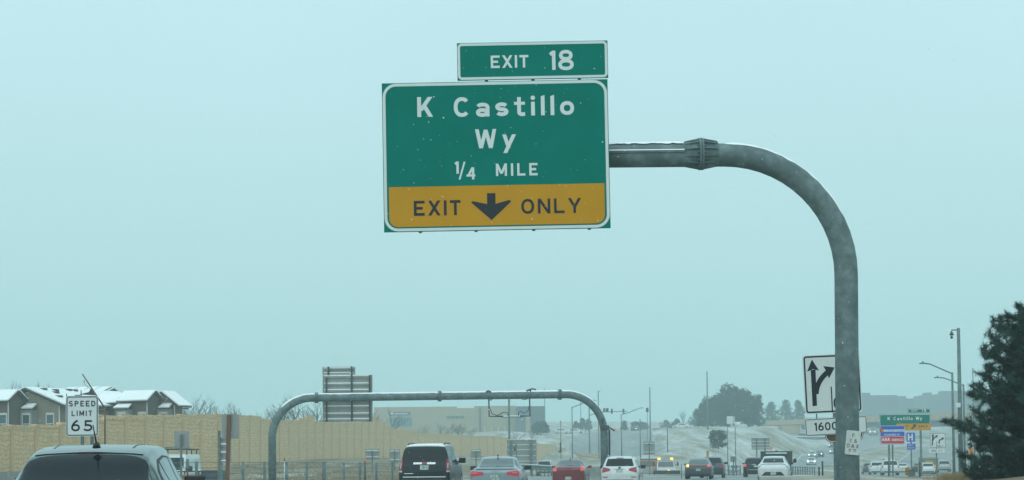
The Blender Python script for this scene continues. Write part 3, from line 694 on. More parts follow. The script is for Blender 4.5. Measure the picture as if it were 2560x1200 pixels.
# station tables: y from the tail, then roof/deck height, belt height, half width, half width at the roof edge; fractions of L, H, W/2
FORM = {
 'sedan': dict(y=[0, .012, .03, .10, .13, .16, .33, .40, .52, .64, .70, .80, .93, .975, 1.0],
        top=[.60, .695, .715, .735, .74, .765, .965, 1, .995, .94, .84, .66, .58, .52, .40],
        belt=[.56, .62, .64, .655, .66, .66, .65, .645, .64, .635, .63, .60, .53, .48, .38],
        w=[.88, .93, .955, .98, .985, .99, 1, 1, 1, 1, 1, .99, .96, .90, .78],
        tw=[.80, .82, .82, .80, .78, .755, .66, .665, .68, .69, .70, .78, .76, .72, .6], zb=[.22, .17, .15, .13, .12, .12, .12, .12, .12, .12, .12, .12, .13, .16, .2]),
 'hatch': dict(y=[0, .012, .035, .06, .085, .11, .20, .26, .36, .50, .63, .71, .82, .93, .98, 1.0],
        top=[.46, .56, .63, .66, .70, .745, .925, .965, .995, 1, .955, .86, .69, .59, .50, .40],
        belt=[.43, .53, .59, .62, .65, .665, .67, .67, .665, .655, .645, .64, .61, .53, .46, .38],
        w=[.86, .92, .955, .965, .975, .98, .99, 1, 1, 1, 1, 1, .98, .95, .88, .78],
        tw=[.78, .82, .84, .82, .80, .79, .735, .72, .725, .73, .73, .73, .78, .76, .70, .6], zb=[.22, .17, .15, .14, .13, .12, .12, .12, .12, .12, .12, .12, .12, .13, .16, .2]),
 'suv': dict(y=[0, .01, .025, .045, .06, .10, .15, .25, .40, .56, .66, .74, .85, .95, .985, 1.0],
        top=[.47, .58, .64, .67, .72, .88, .955, .985, 1, .99, .94, .82, .66, .59, .52, .42],
        belt=[.44, .55, .60, .625, .635, .64, .64, .64, .635, .63, .625, .62, .60, .55, .48, .40],
        w=[.86, .92, .95, .965, .975, .985, 1, 1, 1, 1, 1, 1, .98, .95, .88, .8],
        tw=[.80, .83, .84, .83, .82, .785, .75, .745, .75, .755, .755, .75, .80, .78, .72, .62], zb=[.24, .19, .17, .16, .155, .15, .15, .15, .15, .15, .15, .15, .15, .16, .19, .22]),
 'big': dict(y=[0, .008, .02, .03, .045, .07, .10, .2, .40, .56, .64, .71, .76, .9, .975, 1.0],
        top=[.45, .56, .60, .64, .72, .905, .965, .985, 1, .995, .96, .84, .70, .65, .60, .45],
        belt=[.42, .53, .57, .59, .60, .605, .605, .605, .60, .60, .60, .60, .60, .58, .54, .42],
        w=[.90, .95, .97, .98, .985, .99, 1, 1, 1, 1, 1, 1, .99, .97, .93, .86],
        tw=[.86, .88, .885, .88, .86, .82, .775, .765, .77, .775, .78, .79, .84, .84, .80, .72], zb=[.26, .2, .18, .17, .165, .16, .16, .16, .16, .16, .16, .16, .16, .17, .19, .24]),
 'coupe': dict(y=[0, .012, .03, .055, .09, .12, .25, .34, .46, .60, .68, .80, .93, .98, 1.0],
        top=[.50, .585, .635, .655, .675, .72, .915, .975, 1, .97, .88, .68, .59, .51, .40],
        belt=[.47, .545, .59, .615, .635, .655, .665, .665, .66, .65, .64, .61, .53, .46, .38],
        w=[.86, .93, .97, .985, .99, .99, 1, 1, 1, 1, 1, .98, .95, .88, .78],
        tw=[.78, .83, .86, .86, .83, .80, .70, .695, .70, .71, .71, .78, .76, .70, .6], zb=[.24, .17, .15, .14, .13, .12, .12, .12, .12, .12, .12, .12, .13, .16, .2]),
 'van': dict(y=[0, .006, .015, .04, .1, .4, .70, .76, .80, .86, .90, .96, .985, 1.0],
        top=[.86, .92, .95, .985, 1, 1, .985, .95, .88, .70, .62, .56, .52, .42],
        belt=[.5, .52, .53, .53, .53, .53, .53, .53, .53, .53, .52, .49, .46, .38],
        w=[.93, .96, .98, .99, 1, 1, 1, 1, 1, .99, .98, .95, .92, .84],
        tw=[.84, .86, .87, .875, .875, .875, .865, .86, .85, .86, .86, .84, .80, .74], zb=[.22, .18, .16, .15, .15, .15, .15, .15, .15, .15, .15, .16, .18, .22]),
}
def body_mesh(form, W, H, L, N=72):
    F = FORM[form]; yy = np.array(F['y']); 
    t = np.unique(np.concatenate([np.linspace(0, .16, 26), np.linspace(.16, .92, 40), np.linspace(.92, 1, 12), yy]))
    ev = {k: pchip(yy, F[k], t) for k in ('top', 'belt', 'w', 'tw', 'zb')}
    rows = []
    for i, a in enumerate(t):
        top, w, tw, zb = ev['top'][i] * H, ev['w'][i] * W / 2, ev['tw'][i] * W / 2, ev['zb'][i] * H
        belt = min(ev['belt'][i] * H, top - .05); tw = min(tw, w * .97); gh = top - belt; cr = min(.10, gh * .4)
        sec = [(0, zb), (.82 * w, zb), (.93 * w, zb + .03), (.975 * w, zb + .11), (w * .995, zb + .3 * (belt - zb)), (w, zb + .62 * (belt - zb)), (w * .992, belt - .10 * (belt - zb)), (w * .965, belt),
               (w * .945, belt + gh * .04), (tw + (w * .945 - tw) * .62, belt + (gh - cr) * .38), (tw + (w * .945 - tw) * .27, belt + (gh - cr) * .74), (tw, top - cr), (tw * .965, top - cr * .52), (tw * .88, top - cr * .24), (tw * .6, top - cr * .07), (0, top)]
        rows.append((a * L, sec))
    k = len(rows[0][1]); vs = []; fs = []; n = 2 * k - 2
    for y, sec in rows:
        vs += [(x, y, z) for x, z in sec] + [(-x, y, z) for x, z in sec[-2:0:-1]]
    for i in range(len(rows) - 1):
        for j in range(n): fs.append((i * n + j, i * n + (j + 1) % n, (i + 1) * n + (j + 1) % n, (i + 1) * n + j))
    # end caps: rungs from right to left
    for base, rev in ((0, False), ((len(rows) - 1) * n, True)):
        for j in range(k - 1):
            a, b = base + j, base + j + 1; c, d = base + (n - j - 1) % n if j + 1 < k - 1 else base + k - 1, base + (n - j) % n
            f = [a, b] + ([c] if c != b else []) + ([d] if d != a else [])
            f = tuple(dict.fromkeys(f))
            if len(f) > 2: fs.append(f if not rev else f[::-1])
    return vs, fs
def polyres(pts, n):
    pts = [Vector(p) for p in pts]; d = [0]
    for a, b in zip(pts[:-1], pts[1:]): d.append(d[-1] + (b - a).length)
    out = []
    for i in range(n + 1):
        t = d[-1] * i / n; k = 0
        while k < len(d) - 2 and d[k + 1] < t: k += 1
        q = (t - d[k]) / max(1e-9, d[k + 1] - d[k]); out.append(pts[k].lerp(pts[k + 1], min(1, max(0, q))))
    return out
DIFF = []
class Car:
    def __init__(s, name, label, cat, form, W, H, L, paint, px, py, Y, h, group=None, base=None, mid=None):
        """px, py: photo place of the middle of the tail (or nose) at roof height"""
        p = P(px, py, Y); z = p.z - H if base is None else base
        s.root = thing(name, label, cat, (p.x, p.y, z), (0, 0, -R(h)), group); s.W, s.H, s.L = W, H, L; s.paint = paint
        if base is None and Y > 100:
            zg = gz(p.x, p.y) + (.06 if Y < 480 else .03); DIFF.append((name, px, Y, round((z - zg) * FP / Y, 1))); s_root_z = zg; s.root.location.z = zg
        if abs(h) > 90: # facing us: set the nose at the place asked for
            d = Vector((math.sin(R(h)), math.cos(R(h)), 0)) * L; s.root.location -= d
        vs, fs = body_mesh(form, W, H, L); s.bvh = BVHTree.FromPolygons([Vector(v) for v in vs], fs)
        mb = MB(); mb.add(vs, fs, True); s.body = mb.build('body', paint, s.root, sharp=38)
    def patch(s, name, m, lower, upper, side='rear', nu=16, nv=6, off=.006, parent=None, deep=.03):
        """a panel that follows the body; lower/upper edges are polylines in the view from that side"""
        A_, B_ = polyres(lower, nu), polyres(upper, nu); front = []; back = []
        for j in range(nv + 1):
            for i in range(nu + 1):
                q = A_[i].lerp(B_[i], j / nv); a, b = q.x, q.y
                if side == 'rear': o, d = Vector((a, -3, b)), Vector((0, 1, 0))
                elif side == 'front': o, d = Vector((a, s.L + 3, b)), Vector((0, -1, 0))
                elif side == 'right': o, d = Vector((3, a, b)), Vector((-1, 0, 0))
                elif side == 'left': o, d = Vector((-3, a, b)), Vector((1, 0, 0))
                elif side == 'top': o, d = Vector((a, b, 5)), Vector((0, 0, -1))
                hit, nn, _, _ = s.bvh.ray_cast(o, d)
                if hit is None: hit, nn, _, _ = s.bvh.find_nearest(o + d * 3)
                if nn.dot(d) > 0: nn = -nn
                front.append(hit - d * off * .6 + nn * off * .6); back.append(hit + d * deep)
        n = nu + 1; mb = MB(); fs = [(j * n + i, j * n + i + 1, (j + 1) * n + i + 1, (j + 1) * n + i) for j in range(nv) for i in range(nu)]
        rim = [i for i in range(n)] + [j * n + nu for j in range(1, nv + 1)] + [nv * n + i for i in range(nu - 1, -1, -1)] + [j * n for j in range(nv - 1, 0, -1)]
        N = len(front); sk = [(rim[k], rim[(k + 1) % len(rim)], N + rim[(k + 1) % len(rim)], N + rim[k]) for k in range(len(rim))]
        mb.add(front + back, fs, True); mb.f += sk; mb.sm += [False] * len(sk)
        return mb.build(name, m, parent or s.root, sharp=40)
    def sym(s, name, m, lower, upper, side='rear', **k):
        o = [s.patch(name, m, lower, upper, side, **k)]
        if side in ('rear', 'front', 'top'): o.append(s.patch(name, m, [(-a, b) for a, b in lower], [(-a, b) for a, b in upper], side, **k))
        else: o.append(s.patch(name, m, lower, upper, 'left' if side == 'right' else 'right', **k))
        return o
    def wheels(s, r=.33, f=.17, b=.17, detail=True):
        for yy in (s.L * b, s.L * (1 - f)):
            for sd in (-1, 1):
                x = sd * (s.W / 2 - .115)
                mb = MB(); mb.tube([(x - .11 * sd, 0, 0), (x + .08 * sd, 0, 0), (x + .11 * sd, 0, 0)], [r, r, r * .95], 24)
                w = mb.build('wheel', RUBBER, s.root, (0, yy, r))
                if detail:
                    mb = MB(); mb.tube([(x + .1 * sd, 0, 0), (x + .118 * sd, 0, 0)], [r * .66, r * .6], 20); mb.build('rim', CHROME if detail == 1 else ALU, w)
        for yy in (s.L * b, s.L * (1 - f)):
            n = 16; A_ = [(yy - r * 1.13 * math.cos(math.pi * i / n), r + r * 1.13 * math.sin(math.pi * i / n)) for i in range(n + 1)]
            lo = [(a, max(s.H * .16, .2)) for a, b_ in A_]
            s.sym('wheel_arch', TRIM, lo, A_, 'right', off=.003)
    def mirrors(s, y, z, dx=.05, m=None, sz=(.10, .07, .075)):
        for sd in (-1, 1):
            x = sd * (s.W / 2 + dx * .5); mb = MB()
            x2 = x + sd * .03; mb.hexa([(x2 - sz[0], y - sz[1] * .6, z - sz[2] * .9), (x2 + sz[0] * .9, y - sz[1] * .6, z - sz[2] * .9), (x2 + sz[0] * .8, y + sz[1], z - sz[2] * .7), (x2 - sz[0], y + sz[1], z - sz[2] * .7)], [(x2 - sz[0], y - sz[1] * .6, z + sz[2] * .9), (x2 + sz[0], y - sz[1] * .6, z + sz[2] * .9), (x2 + sz[0] * .8, y + sz[1], z + sz[2] * .7), (x2 - sz[0], y + sz[1], z + sz[2] * .7)]); mb.tube([(sd * (s.W / 2 - .12), y + .04, z - .05), (x, y + .01, z - .02)], .03, 6)
            q = mb.build('mirror', m or s.paint, s.root); b_ = q.modifiers.new('bevel', 'BEVEL'); b_.width = .035; b_.segments = 3; b_.limit_method = 'ANGLE'; b_.angle_limit = R(35)
    def sides(s, z0, z1, y0, y1, rake_b, rake_f, posts=(.5,), m=None, pillar=True):
        """side glass between the belt line z0 and z1 with the pillars at fractions of its length"""
        cuts = [0] + list(posts) + [1]
        for a, b in zip(cuts[:-1], cuts[1:]):
            lo = [(y0 + (y1 - y0) * a + .02, z0), (y0 + (y1 - y0) * b - .02, z0)]
            u0, u1 = y0 + rake_b, y1 - rake_f
            def top_at(t): return u0 + (u1 - u0) * t
            ta = top_at(max(0, min(1, a))) if a == 0 else max(u0, y0 + (y1 - y0) * a)
            tb = top_at(1) if b == 1 else min(u1, y0 + (y1 - y0) * b)
            s.sym('side_window', m or GLASS, lo, [(ta + .02, z1), (tb - .02, z1)], 'right', nu=10, nv=5, off=.004)
    def plate(s, z, w=.31, h=.155, x=0, side='rear'):
        s.patch('licence_plate', PLATEM, [(x - w / 2, z - h / 2), (x + w / 2, z - h / 2)], [(x - w / 2, z + h / 2), (x + w / 2, z + h / 2)], side, nu=4, nv=2, off=.014)
    def seam(s, pts, side, wd=.012):
        lo = [(a - wd / 2, b) if abs(pts[0][0] - pts[-1][0]) < abs(pts[0][1] - pts[-1][1]) else (a, b - wd / 2) for a, b in pts]
        hi = [(a + wd / 2, b) if abs(pts[0][0] - pts[-1][0]) < abs(pts[0][1] - pts[-1][1]) else (a, b + wd / 2) for a, b in pts]
        if side in ('right', 'left'): s.sym('panel_gap', TRIM, lo, hi, 'right', nu=10, nv=1, off=.0025)
        else: s.patch('panel_gap', TRIM, lo, hi, side, nu=14, nv=1, off=.0025)
    def headlights(s, z, x0, x1, h=.07, m=None):
        s.sym('headlight', m or HEADON, [(x0, z - h / 2), (x1, z - h / 2 + .02)], [(x0, z + h / 2), (x1, z + h / 2 + .03)], 'front', nu=6, nv=3, off=.012)
def paint(name, c, metal=0.35, rough=.32, coat=.6, dirt=.18):
    return mat('paint_' + name, c, rough, metal, var=.08, scale=2.5, coat=coat, col2=tuple(x * .75 + .045 for x in c), fac=(.52, .9))
PW = paint('white', (.62, .64, .64), 0, .3); PB = mat('paint_black', (.009, .013, .015), .28, .2, var=.1, coat=.15, spec=.25); PG = paint('silver_blue', (.25, .31, .34), .45)
PR = paint('dark_red', (.17, .014, .022), .3); PT = paint('dark_teal', (.075, .12, .13), .5, .25); PC = paint('charcoal', (.05, .058, .062), .4); PS = paint('silver', (.34, .36, .37), .5)
PWARM = paint('pearl', (.56, .57, .55), 0, .3)
def rear_simple(c, glass=(.66, .93, .40, .34), tail=None, tm=None, plate_z=None, bumper=True, gm=None):
    """rear glass (z0,z1 as part of H, half widths as part of W), lamps, plate, bumper of a car seen small"""
    W, H = c.W, c.H; z0, z1, a, b = glass[0] * H, glass[1] * H, glass[2] * W * .5 / .5 * .5, glass[3] * W
    a = glass[2] * W; 
    c.patch('rear_window', gm or GLASS, [(-a, z0), (a, z0)], [(-b, z1), (b, z1)], nu=14, nv=6)
    if tail:
        x0, x1, l0, l1 = tail; c.sym('tail_lamp', tm or TAIL, [(x0 * W, l0 * H), (x1 * W, l0 * H)], [(x0 * W, l1 * H), (x1 * W, l1 * H)], nu=6, nv=4, off=.012)
    if plate_z: c.plate(plate_z * H)
    if bumper: c.patch('bumper', TRIM, [(-.42 * W, .2 * H), (.42 * W, .2 * H)], [(-.44 * W, .27 * H), (.44 * W, .27 * H)], nu=12, nv=2)
def front_simple(c, lights=True, glass=(.62, .93, .40, .33), m=None, hz=.50):
    W, H = c.W, c.H
    c.patch('windscreen', GLASSL, [(-glass[2] * W, glass[0] * H), (glass[2] * W, glass[0] * H)], [(-glass[3] * W, glass[1] * H), (glass[3] * W, glass[1] * H)], 'front', nu=14, nv=6)
    c.patch('grille', TRIM, [(-.22 * W, .3 * H), (.22 * W, .3 * H)], [(-.24 * W, .42 * H), (.24 * W, .42 * H)], 'front', nu=8, nv=3)
    if lights: c.headlights(hz * H, .27 * W, .40 * W, .13, m)
# ------------------------------------------------------------------ the traffic
# nearest car
c = Car('hatchback', 'dark teal hatchback with a roof antenna, close in front of the speed limit sign', 'car', 'hatch', 1.94, 1.62, 4.4, PT, 190, 1107, 20.0, -4)
c.patch('rear_window', GLASS, [(-.80, 1.07), (0, 1.05), (.80, 1.07)], [(-.70, 1.36), (-.66, 1.42), (-.56, 1.462), (-.42, 1.482), (0, 1.50), (.42, 1.482), (.56, 1.462), (.66, 1.42), (.70, 1.36)], nu=40, nv=12, off=.004)
c.patch('brake_light', TAIL, [(-.17, 1.508), (.17, 1.508)], [(-.17, 1.522), (.17, 1.522)], nu=8, nv=2, off=.012)
c.patch('spoiler', PT, [(-.62, 1.482), (-.5, 1.495), (0, 1.518), (.5, 1.495), (.62, 1.482)], [(-.58, 1.55), (0, 1.575), (.58, 1.55)], nu=30, nv=4, off=.014)
c.seam([(-.46, 1.0), (-.46, 2.7)], 'top', .02); c.seam([(.46, 1.0), (.46, 2.7)], 'top', .02)
c.sym('window_seal', TRIM, [(.72, 1.07), (2.0, 1.05), (3.0, 1.05)], [(.92, 1.30), (1.25, 1.43), (1.75, 1.48), (2.2, 1.47), (2.6, 1.37), (2.95, 1.14)], 'right', nu=28, nv=6, off=.003)
for lo_, hi_ in (([(.84, 1.11), (1.22, 1.10)], [(1.0, 1.29), (1.22, 1.385)]), ([(1.29, 1.10), (2.04, 1.09)], [(1.29, 1.405), (1.7, 1.45), (2.04, 1.45)]), ([(2.11, 1.09), (2.86, 1.085)], [(2.11, 1.448), (2.3, 1.42), (2.70, 1.24)])):
    c.sym('side_window', GLASSL, lo_, hi_, 'right', nu=14, nv=5, off=.009)
c.mirrors(2.55, 1.14, .09, TRIM, (.13, .09, .09)); c.wheels()
c.sym('tail_lamp', TAIL, [(.52, .86), (.88, .90)], [(.50, 1.0), (.86, 1.03)], off=.014); c.plate(.62)
c.patch('bumper', TRIM, [(-.8, .3), (.8, .3)], [(-.8, .46), (.8, .46)]); c.seam([(-.75, 1.02), (.75, 1.02)], 'rear')
mb = MB(); mb.tube([(.09, .86, 1.57), (.09, .85, 1.62)], [.05, .035], 10); mb.ell((.09, .86, 1.60), (.036, .07, .04)); mb.tube([(.09, .84, 1.62), (.075, .69, 1.83)], [.011, .006], 6); mb.build('antenna', TRIM, c.root)
# big black suv
c = Car('suv', 'large black SUV with snow on its roof and a chrome tailgate bar', 'car', 'big', 2.05, 1.95, 5.4, PB, 1060, 1110, 69.5, 4.0)
c.patch('rear_window', GLASS, [(-.83, 1.36), (.83, 1.36)], [(-.74, 1.78), (0, 1.80), (.74, 1.78)], nu=20, nv=8)
for t in c.sym('tail_lamp', TAIL, [(.86, .93), (.985, .93)], [(.845, 1.36), (.95, 1.36)], off=.015): pass
c.sym('lamp_core', mat('pale_lens', (.45, .40, .40), .3), [(.90, 1.0), (.935, 1.0)], [(.89, 1.2), (.915, 1.2)], off=.022, nu=4, nv=4)
c.sym('reversing_lamp', PLATEM, [(.86, .86), (.99, .86)], [(.86, .925), (.985, .925)], off=.015, nu=4, nv=2)
c.patch('tailgate_bar', CHROME, [(-.43, 1.155), (.43, 1.155)], [(-.43, 1.235), (.43, 1.235)], off=.03, nu=12, nv=3); c.patch('badge', mat('dull_red', (.2, .04, .04), .4), [(-.10, 1.165), (.10, 1.165)], [(-.10, 1.25), (.10, 1.25)], off=.036, nu=4, nv=3)
c.plate(1.04, .33, .17); c.patch('bumper_trim', CHROME, [(-.83, .66), (.83, .66)], [(-.83, .70), (.83, .70)], off=.012, nu=14, nv=2); c.patch('bumper', TRIM, [(-.9, .4), (.9, .4)], [(-.9, .62), (.9, .62)], off=.01)
c.patch('badge', CHROME, [(-.78, .80), (-.42, .80)], [(-.78, .83), (-.42, .83)], off=.012, nu=6, nv=1)
c.patch('snow', SNOW, [(-.74, .50), (.74, .50)], [(-.76, 2.9), (.76, 2.9)], 'top', nu=16, nv=12, off=.03)
c.sides(1.24, 1.74, .30, 4.0, .16, .85, (.37, .68)); c.mirrors(3.75, 1.30, .13, None, (.14, .08, .12)); c.wheels(.4); c.seam([(1.75, .5), (1.75, 1.2)], 'right'); c.seam([(2.9, .5), (2.9, 1.2)], 'right')
for sd in (-1, 1):
    mb = MB(); mb.tube([(sd * .70, .7, 1.93), (sd * .71, 1.0, 1.985), (sd * .71, 2.6, 1.985), (sd * .70, 2.9, 1.94)], .025, 6); mb.build('roof_rail', TRIM, c.root)
# silver blue saloon
c = Car('saloon', 'silver blue saloon with wide red tail lamps, between the black SUV and the red saloon', 'car', 'sedan', 1.87, 1.46, 4.9, PG, 1237, 1140.5, 64, 3.6)
c.patch('rear_window', GLASSL, [(-.70, 1.085), (.70, 1.085)], [(-.60, 1.37), (0, 1.385), (.60, 1.37)], nu=20, nv=8)
c.sym('tail_lamp', mat('red_lens_bright', (.42, .015, .035), .2, emit=((1, .05, .08), .12)), [(.42, .80), (.90, .735)], [(.43, .905), (.91, .945)], off=.012, nu=10, nv=4)
c.sym('lamp_core', mat('lens_strip', (.5, .25, .25), .3), [(.62, .855), (.80, .865)], [(.62, .872), (.80, .882)], off=.018, nu=6, nv=1)
c.plate(.70, .34, .19); c.seam([(-.78, .72), (-.76, .99)], 'rear', .008); c.seam([(.78, .72), (.76, .99)], 'rear', .008); c.patch('deck_lip', PG, [(-.78, 1.0), (.78, 1.0)], [(-.76, 1.035), (.76, 1.035)], off=.03, nu=16, nv=2)
c.patch('badge', ALU, [(-.10, .90), (.10, .90)], [(-.10, .95), (.10, .95)], off=.012, nu=4, nv=2)
c.patch('bumper', TRIM, [(-.7, .3), (.7, .3)], [(-.75, .42), (.75, .42)])
c.sides(1.0, 1.33, .95, 3.55, .55, .85, (.22, .58)); c.mirrors(3.1, 1.03, .10, TRIM, (.13, .08, .085)); c.wheels(); c.seam([(1.55, .35), (1.55, .98)], 'right'); c.seam([(2.6, .35), (2.6, .98)], 'right')
mb = MB(); mb.hexa([(-.03, 1.55, 1.45), (.03, 1.55, 1.45), (.03, 1.75, 1.45), (-.03, 1.75, 1.45)], [(-.008, 1.53, 1.53), (.008, 1.53, 1.53), (.012, 1.62, 1.51), (-.012, 1.62, 1.51)]); mb.build('antenna', TRIM, c.root)
# red saloon
c = Car('saloon', 'dark red saloon with lit brake lamps, left of the white SUV', 'car', 'sedan', 1.80, 1.47, 4.6, PR, 1421, 1147, 95, 5.5)
c.patch('rear_window', GLASSL, [(-.66, 1.10), (.66, 1.10)], [(-.58, 1.38), (0, 1.395), (.58, 1.38)], nu=18, nv=6)
c.sym('tail_lamp', TAILON, [(.62, .86), (.84, .86)], [(.64, 1.04), (.80, 1.06)], off=.014, nu=6, nv=4); c.sym('reversing_lamp', PLATEM, [(.62, .82), (.85, .82)], [(.62, .855), (.84, .855)], off=.014, nu=4, nv=1)
c.plate(.45, .32, .16, -.02); c.patch('badge', TRIM, [(-.07, .93), (.07, .93)], [(-.07, .98), (.07, .98)], off=.012, nu=4, nv=2); c.seam([(-.62, .62), (.62, .62)], 'rear')
c.sides(1.0, 1.34, .95, 3.3, .5, .8, (.22, .58)); c.mirrors(2.9, 1.03, .10); c.wheels()
mb = MB(); mb.hexa([(-.03, 1.45, 1.46), (.03, 1.45, 1.46), (.03, 1.65, 1.46), (-.03, 1.65, 1.46)], [(-.01, 1.45, 1.54), (.01, 1.45, 1.54), (.012, 1.55, 1.52), (-.012, 1.55, 1.52)]); mb.build('antenna', TRIM, c.root)
# white suv
c = Car('suv', 'white SUV with red wraparound tail lamps at the foot of the far arch', 'car', 'suv', 1.90, 1.67, 4.65, PW, 1548, 1140, 89, 7)
c.patch('rear_window', GLASS, [(-.70, 1.19), (-.64, 1.165), (.64, 1.165), (.70, 1.19)], [(-.60, 1.53), (0, 1.55), (.60, 1.53)], nu=20, nv=8)
c.sym('tail_lamp', TAIL, [(.46, .95), (.86, .84)], [(.47, 1.045), (.84, 1.13)], off=.014, nu=8, nv=4); c.sym('reflector', TAIL, [(.58, .61), (.82, .61)], [(.58, .65), (.82, .65)], off=.012, nu=4, nv=1)
c.plate(.93, .33, .13); c.patch('badge', SBLACK, [(-.06, 1.05), (.06, 1.05)], [(-.06, 1.13), (.06, 1.13)], off=.012, nu=4, nv=2); c.patch('handle', TRIM, [(-.27, 1.01), (.27, 1.01)], [(-.27, 1.03), (.27, 1.03)], off=.008, nu=6, nv=1)
c.patch('bumper', TRIM, [(-.72, .3), (.72, .3)], [(-.66, .5), (.66, .5)]); c.patch('brake_light', TAIL, [(-.18, 1.565), (.18, 1.565)], [(-.18, 1.585), (.18, 1.585)], off=.012, nu=4, nv=1)
c.sides(1.10, 1.48, .5, 3.3, .3, .8, (.25, .6)); c.mirrors(2.95, 1.12, .10, TRIM, (.13, .08, .10)); c.wheels(.36)
for sd in (-1, 1):
    mb = MB(); mb.tube([(sd * .62, .7, 1.64), (sd * .63, 1.0, 1.69), (sd * .63, 2.2, 1.69), (sd * .62, 2.5, 1.65)], .02, 6); mb.build('roof_rail', CHROME, c.root)
# charcoal saloon, indicator on
c = Car('saloon', 'charcoal saloon with its left amber indicator lit and a full width red lamp bar', 'car', 'coupe', 1.90, 1.50, 5.0, PC, 1745, 1146, 126, 8)
c.patch('rear_window', GLASSL, [(-.66, 1.075), (.66, 1.075)], [(-.56, 1.40), (0, 1.41), (.56, 1.40)], nu=16, nv=6)
c.patch('lamp_bar', mat('dim_red_lens', (.13, .015, .02), .25), [(-.62, .87), (.62, .87)], [(-.62, 1.0), (.62, 1.0)], off=.012, nu=14, nv=3)
c.patch('indicator', AMBER, [(-.80, .86), (-.66, .86)], [(-.80, 1.01), (-.66, 1.01)], off=.03, nu=4, nv=3); c.patch('tail_lamp', TAILON, [(.63, .86), (.84, .86)], [(.63, 1.01), (.83, 1.01)], off=.014, nu=4, nv=3)
c.plate(.66); c.patch('bumper', TRIM, [(-.8, .28), (.8, .28)], [(-.8, .42), (.8, .42)]); c.sides(1.0, 1.36, .9, 3.5, .6, .9, (.3, .6)); c.mirrors(3.0, 1.03); c.wheels(.35)
# dark suv beside it
c = Car('suv', 'dark grey SUV half hidden behind the charcoal saloon', 'car', 'suv', 1.95, 1.72, 4.8, paint('graphite', (.035, .042, .046), .4), 1779, 1144, 143, 8)
rear_simple(c, (.69, .92, .37, .33), (.36, .46, .52, .64), plate_z=.5); c.sides(1.13, 1.53, .5, 3.4, .3, .8, (.3, .6)); c.mirrors(3.1, 1.16, .1, TRIM, (.14, .08, .11)); c.wheels(.37)
# black suv left of the white hatchback
c = Car('suv', 'black SUV with a chrome strip, left of the white fastback', 'car', 'suv', 1.95, 1.70, 4.7, PB, 1886, 1146, 152, 10)
rear_simple(c, (.69, .92, .38, .33), (.35, .47, .53, .65), TAILON); c.plate(.93, .32, .15, .1)
c.patch('bumper_trim', CHROME, [(-.62, .56), (-.5, .62), (.5, .62), (.62, .56)], [(-.64, .59), (-.5, .66), (.5, .66), (.64, .59)], off=.012, nu=12, nv=1); c.patch('tailgate_bar', CHROME, [(-.25, 1.06), (.3, 1.06)], [(-.25, 1.09), (.3, 1.09)], off=.012, nu=6, nv=1)
c.mirrors(3.0, 1.15, .1, None); c.wheels(.37); c.sides(1.1, 1.5, .5, 3.3, .3, .8, (.3, .6))
# white fastback
c = Car('fastback', 'white fastback with an arched lamp line, in front of the black pickup', 'car', 'coupe', 1.92, 1.55, 4.7, PW, 1932, 1144, 111, 10.5)
c.patch('rear_window', GLASS, [(-.66, 1.13), (.66, 1.13)], [(-.58, 1.38), (0, 1.39), (.58, 1.38)], nu=16, nv=6)
c.patch('lamp_line', mat('smoked_lens', (.05, .03, .03), .2), [(-.90, .80), (-.72, 1.0), (-.5, 1.035), (.5, 1.035), (.72, 1.0), (.90, .80)], [(-.92, .83), (-.73, 1.03), (-.5, 1.065), (.5, 1.065), (.73, 1.03), (.92, .83)], off=.012, nu=30, nv=2)
c.patch('bumper', TRIM, [(-.8, .26), (.8, .26)], [(-.48, .57), (.48, .57)], off=.01, nu=16, nv=4); c.plate(.47, .34, .16, .02); c.patch('spoiler', PW, [(-.6, 1.41), (.6, 1.41)], [(-.56, 1.46), (.56, 1.46)], off=.05, nu=12, nv=2)
c.sides(1.05, 1.40, .9, 3.4, .5, .8, (.3, .6)); c.mirrors(3.0, 1.08, .1, TRIM, (.14, .09, .09)); c.wheels(.36)

# black pickup with a headache rack
def prof(mb, poly, hw0, hw1=None, x=0):
    """side outline (y, z) given width; upper points pulled in to hw1"""
    hw1 = hw1 or hw0; zs = [z for _, z in poly]; z0, z1 = min(zs), max(zs)
    f = lambda z: hw0 + (hw1 - hw0) * max(0, (z - z0) / (z1 - z0) - .35) / .65
    n = len(poly); vs = [(x - f(z), y, z) for y, z in poly] + [(x + f(z), y, z) for y, z in poly]
    return mb.add(vs, [tuple(range(n)), tuple(range(2 * n - 1, n - 1, -1))] + [(i, i + n, (i + 1) % n + n, (i + 1) % n) for i in range(n)])
def bev(o, w=.03):
    m = o.modifiers.new('bevel', 'BEVEL'); m.width = w; m.segments = 2; m.limit_method = 'ANGLE'; m.angle_limit = R(35); return o
def axle(root, ys, hw, r, m=RUBBER):
    for y in ys:
        for sd in (-1, 1):
            x = sd * (hw - .12); mb = MB(); mb.tube([(x - .12, 0, 0), (x + .12, 0, 0)], r, 20); w = mb.build('wheel', m, root, (0, y, r))
            mb = MB(); mb.tube([(x + sd * .121, 0, 0), (x + sd * .13, 0, 0)], r * .55, 14); mb.build('rim', ALU, w)
p = P(1939, 1128, 126); H_ = 1.98
t = thing('pickup_truck', 'black pickup with a steel rack over its bed, ahead of the white fastback', 'truck', (p.x, p.y, p.z - H_), (0, 0, -R(10)))
mb = MB(); prof(mb, [(0, .5), (0, 1.15), (2.0, 1.15), (2.0, .45)], 1.05); bev(mb.build('bed', PB, t))
mb = MB(); prof(mb, [(2.02, .45), (2.02, 1.15), (2.15, 1.80), (3.3, 1.82), (3.95, 1.2), (5.3, 1.1), (5.5, .9), (5.5, .45)], 1.04, .80); bev(mb.build('cab', PB, t), .05)
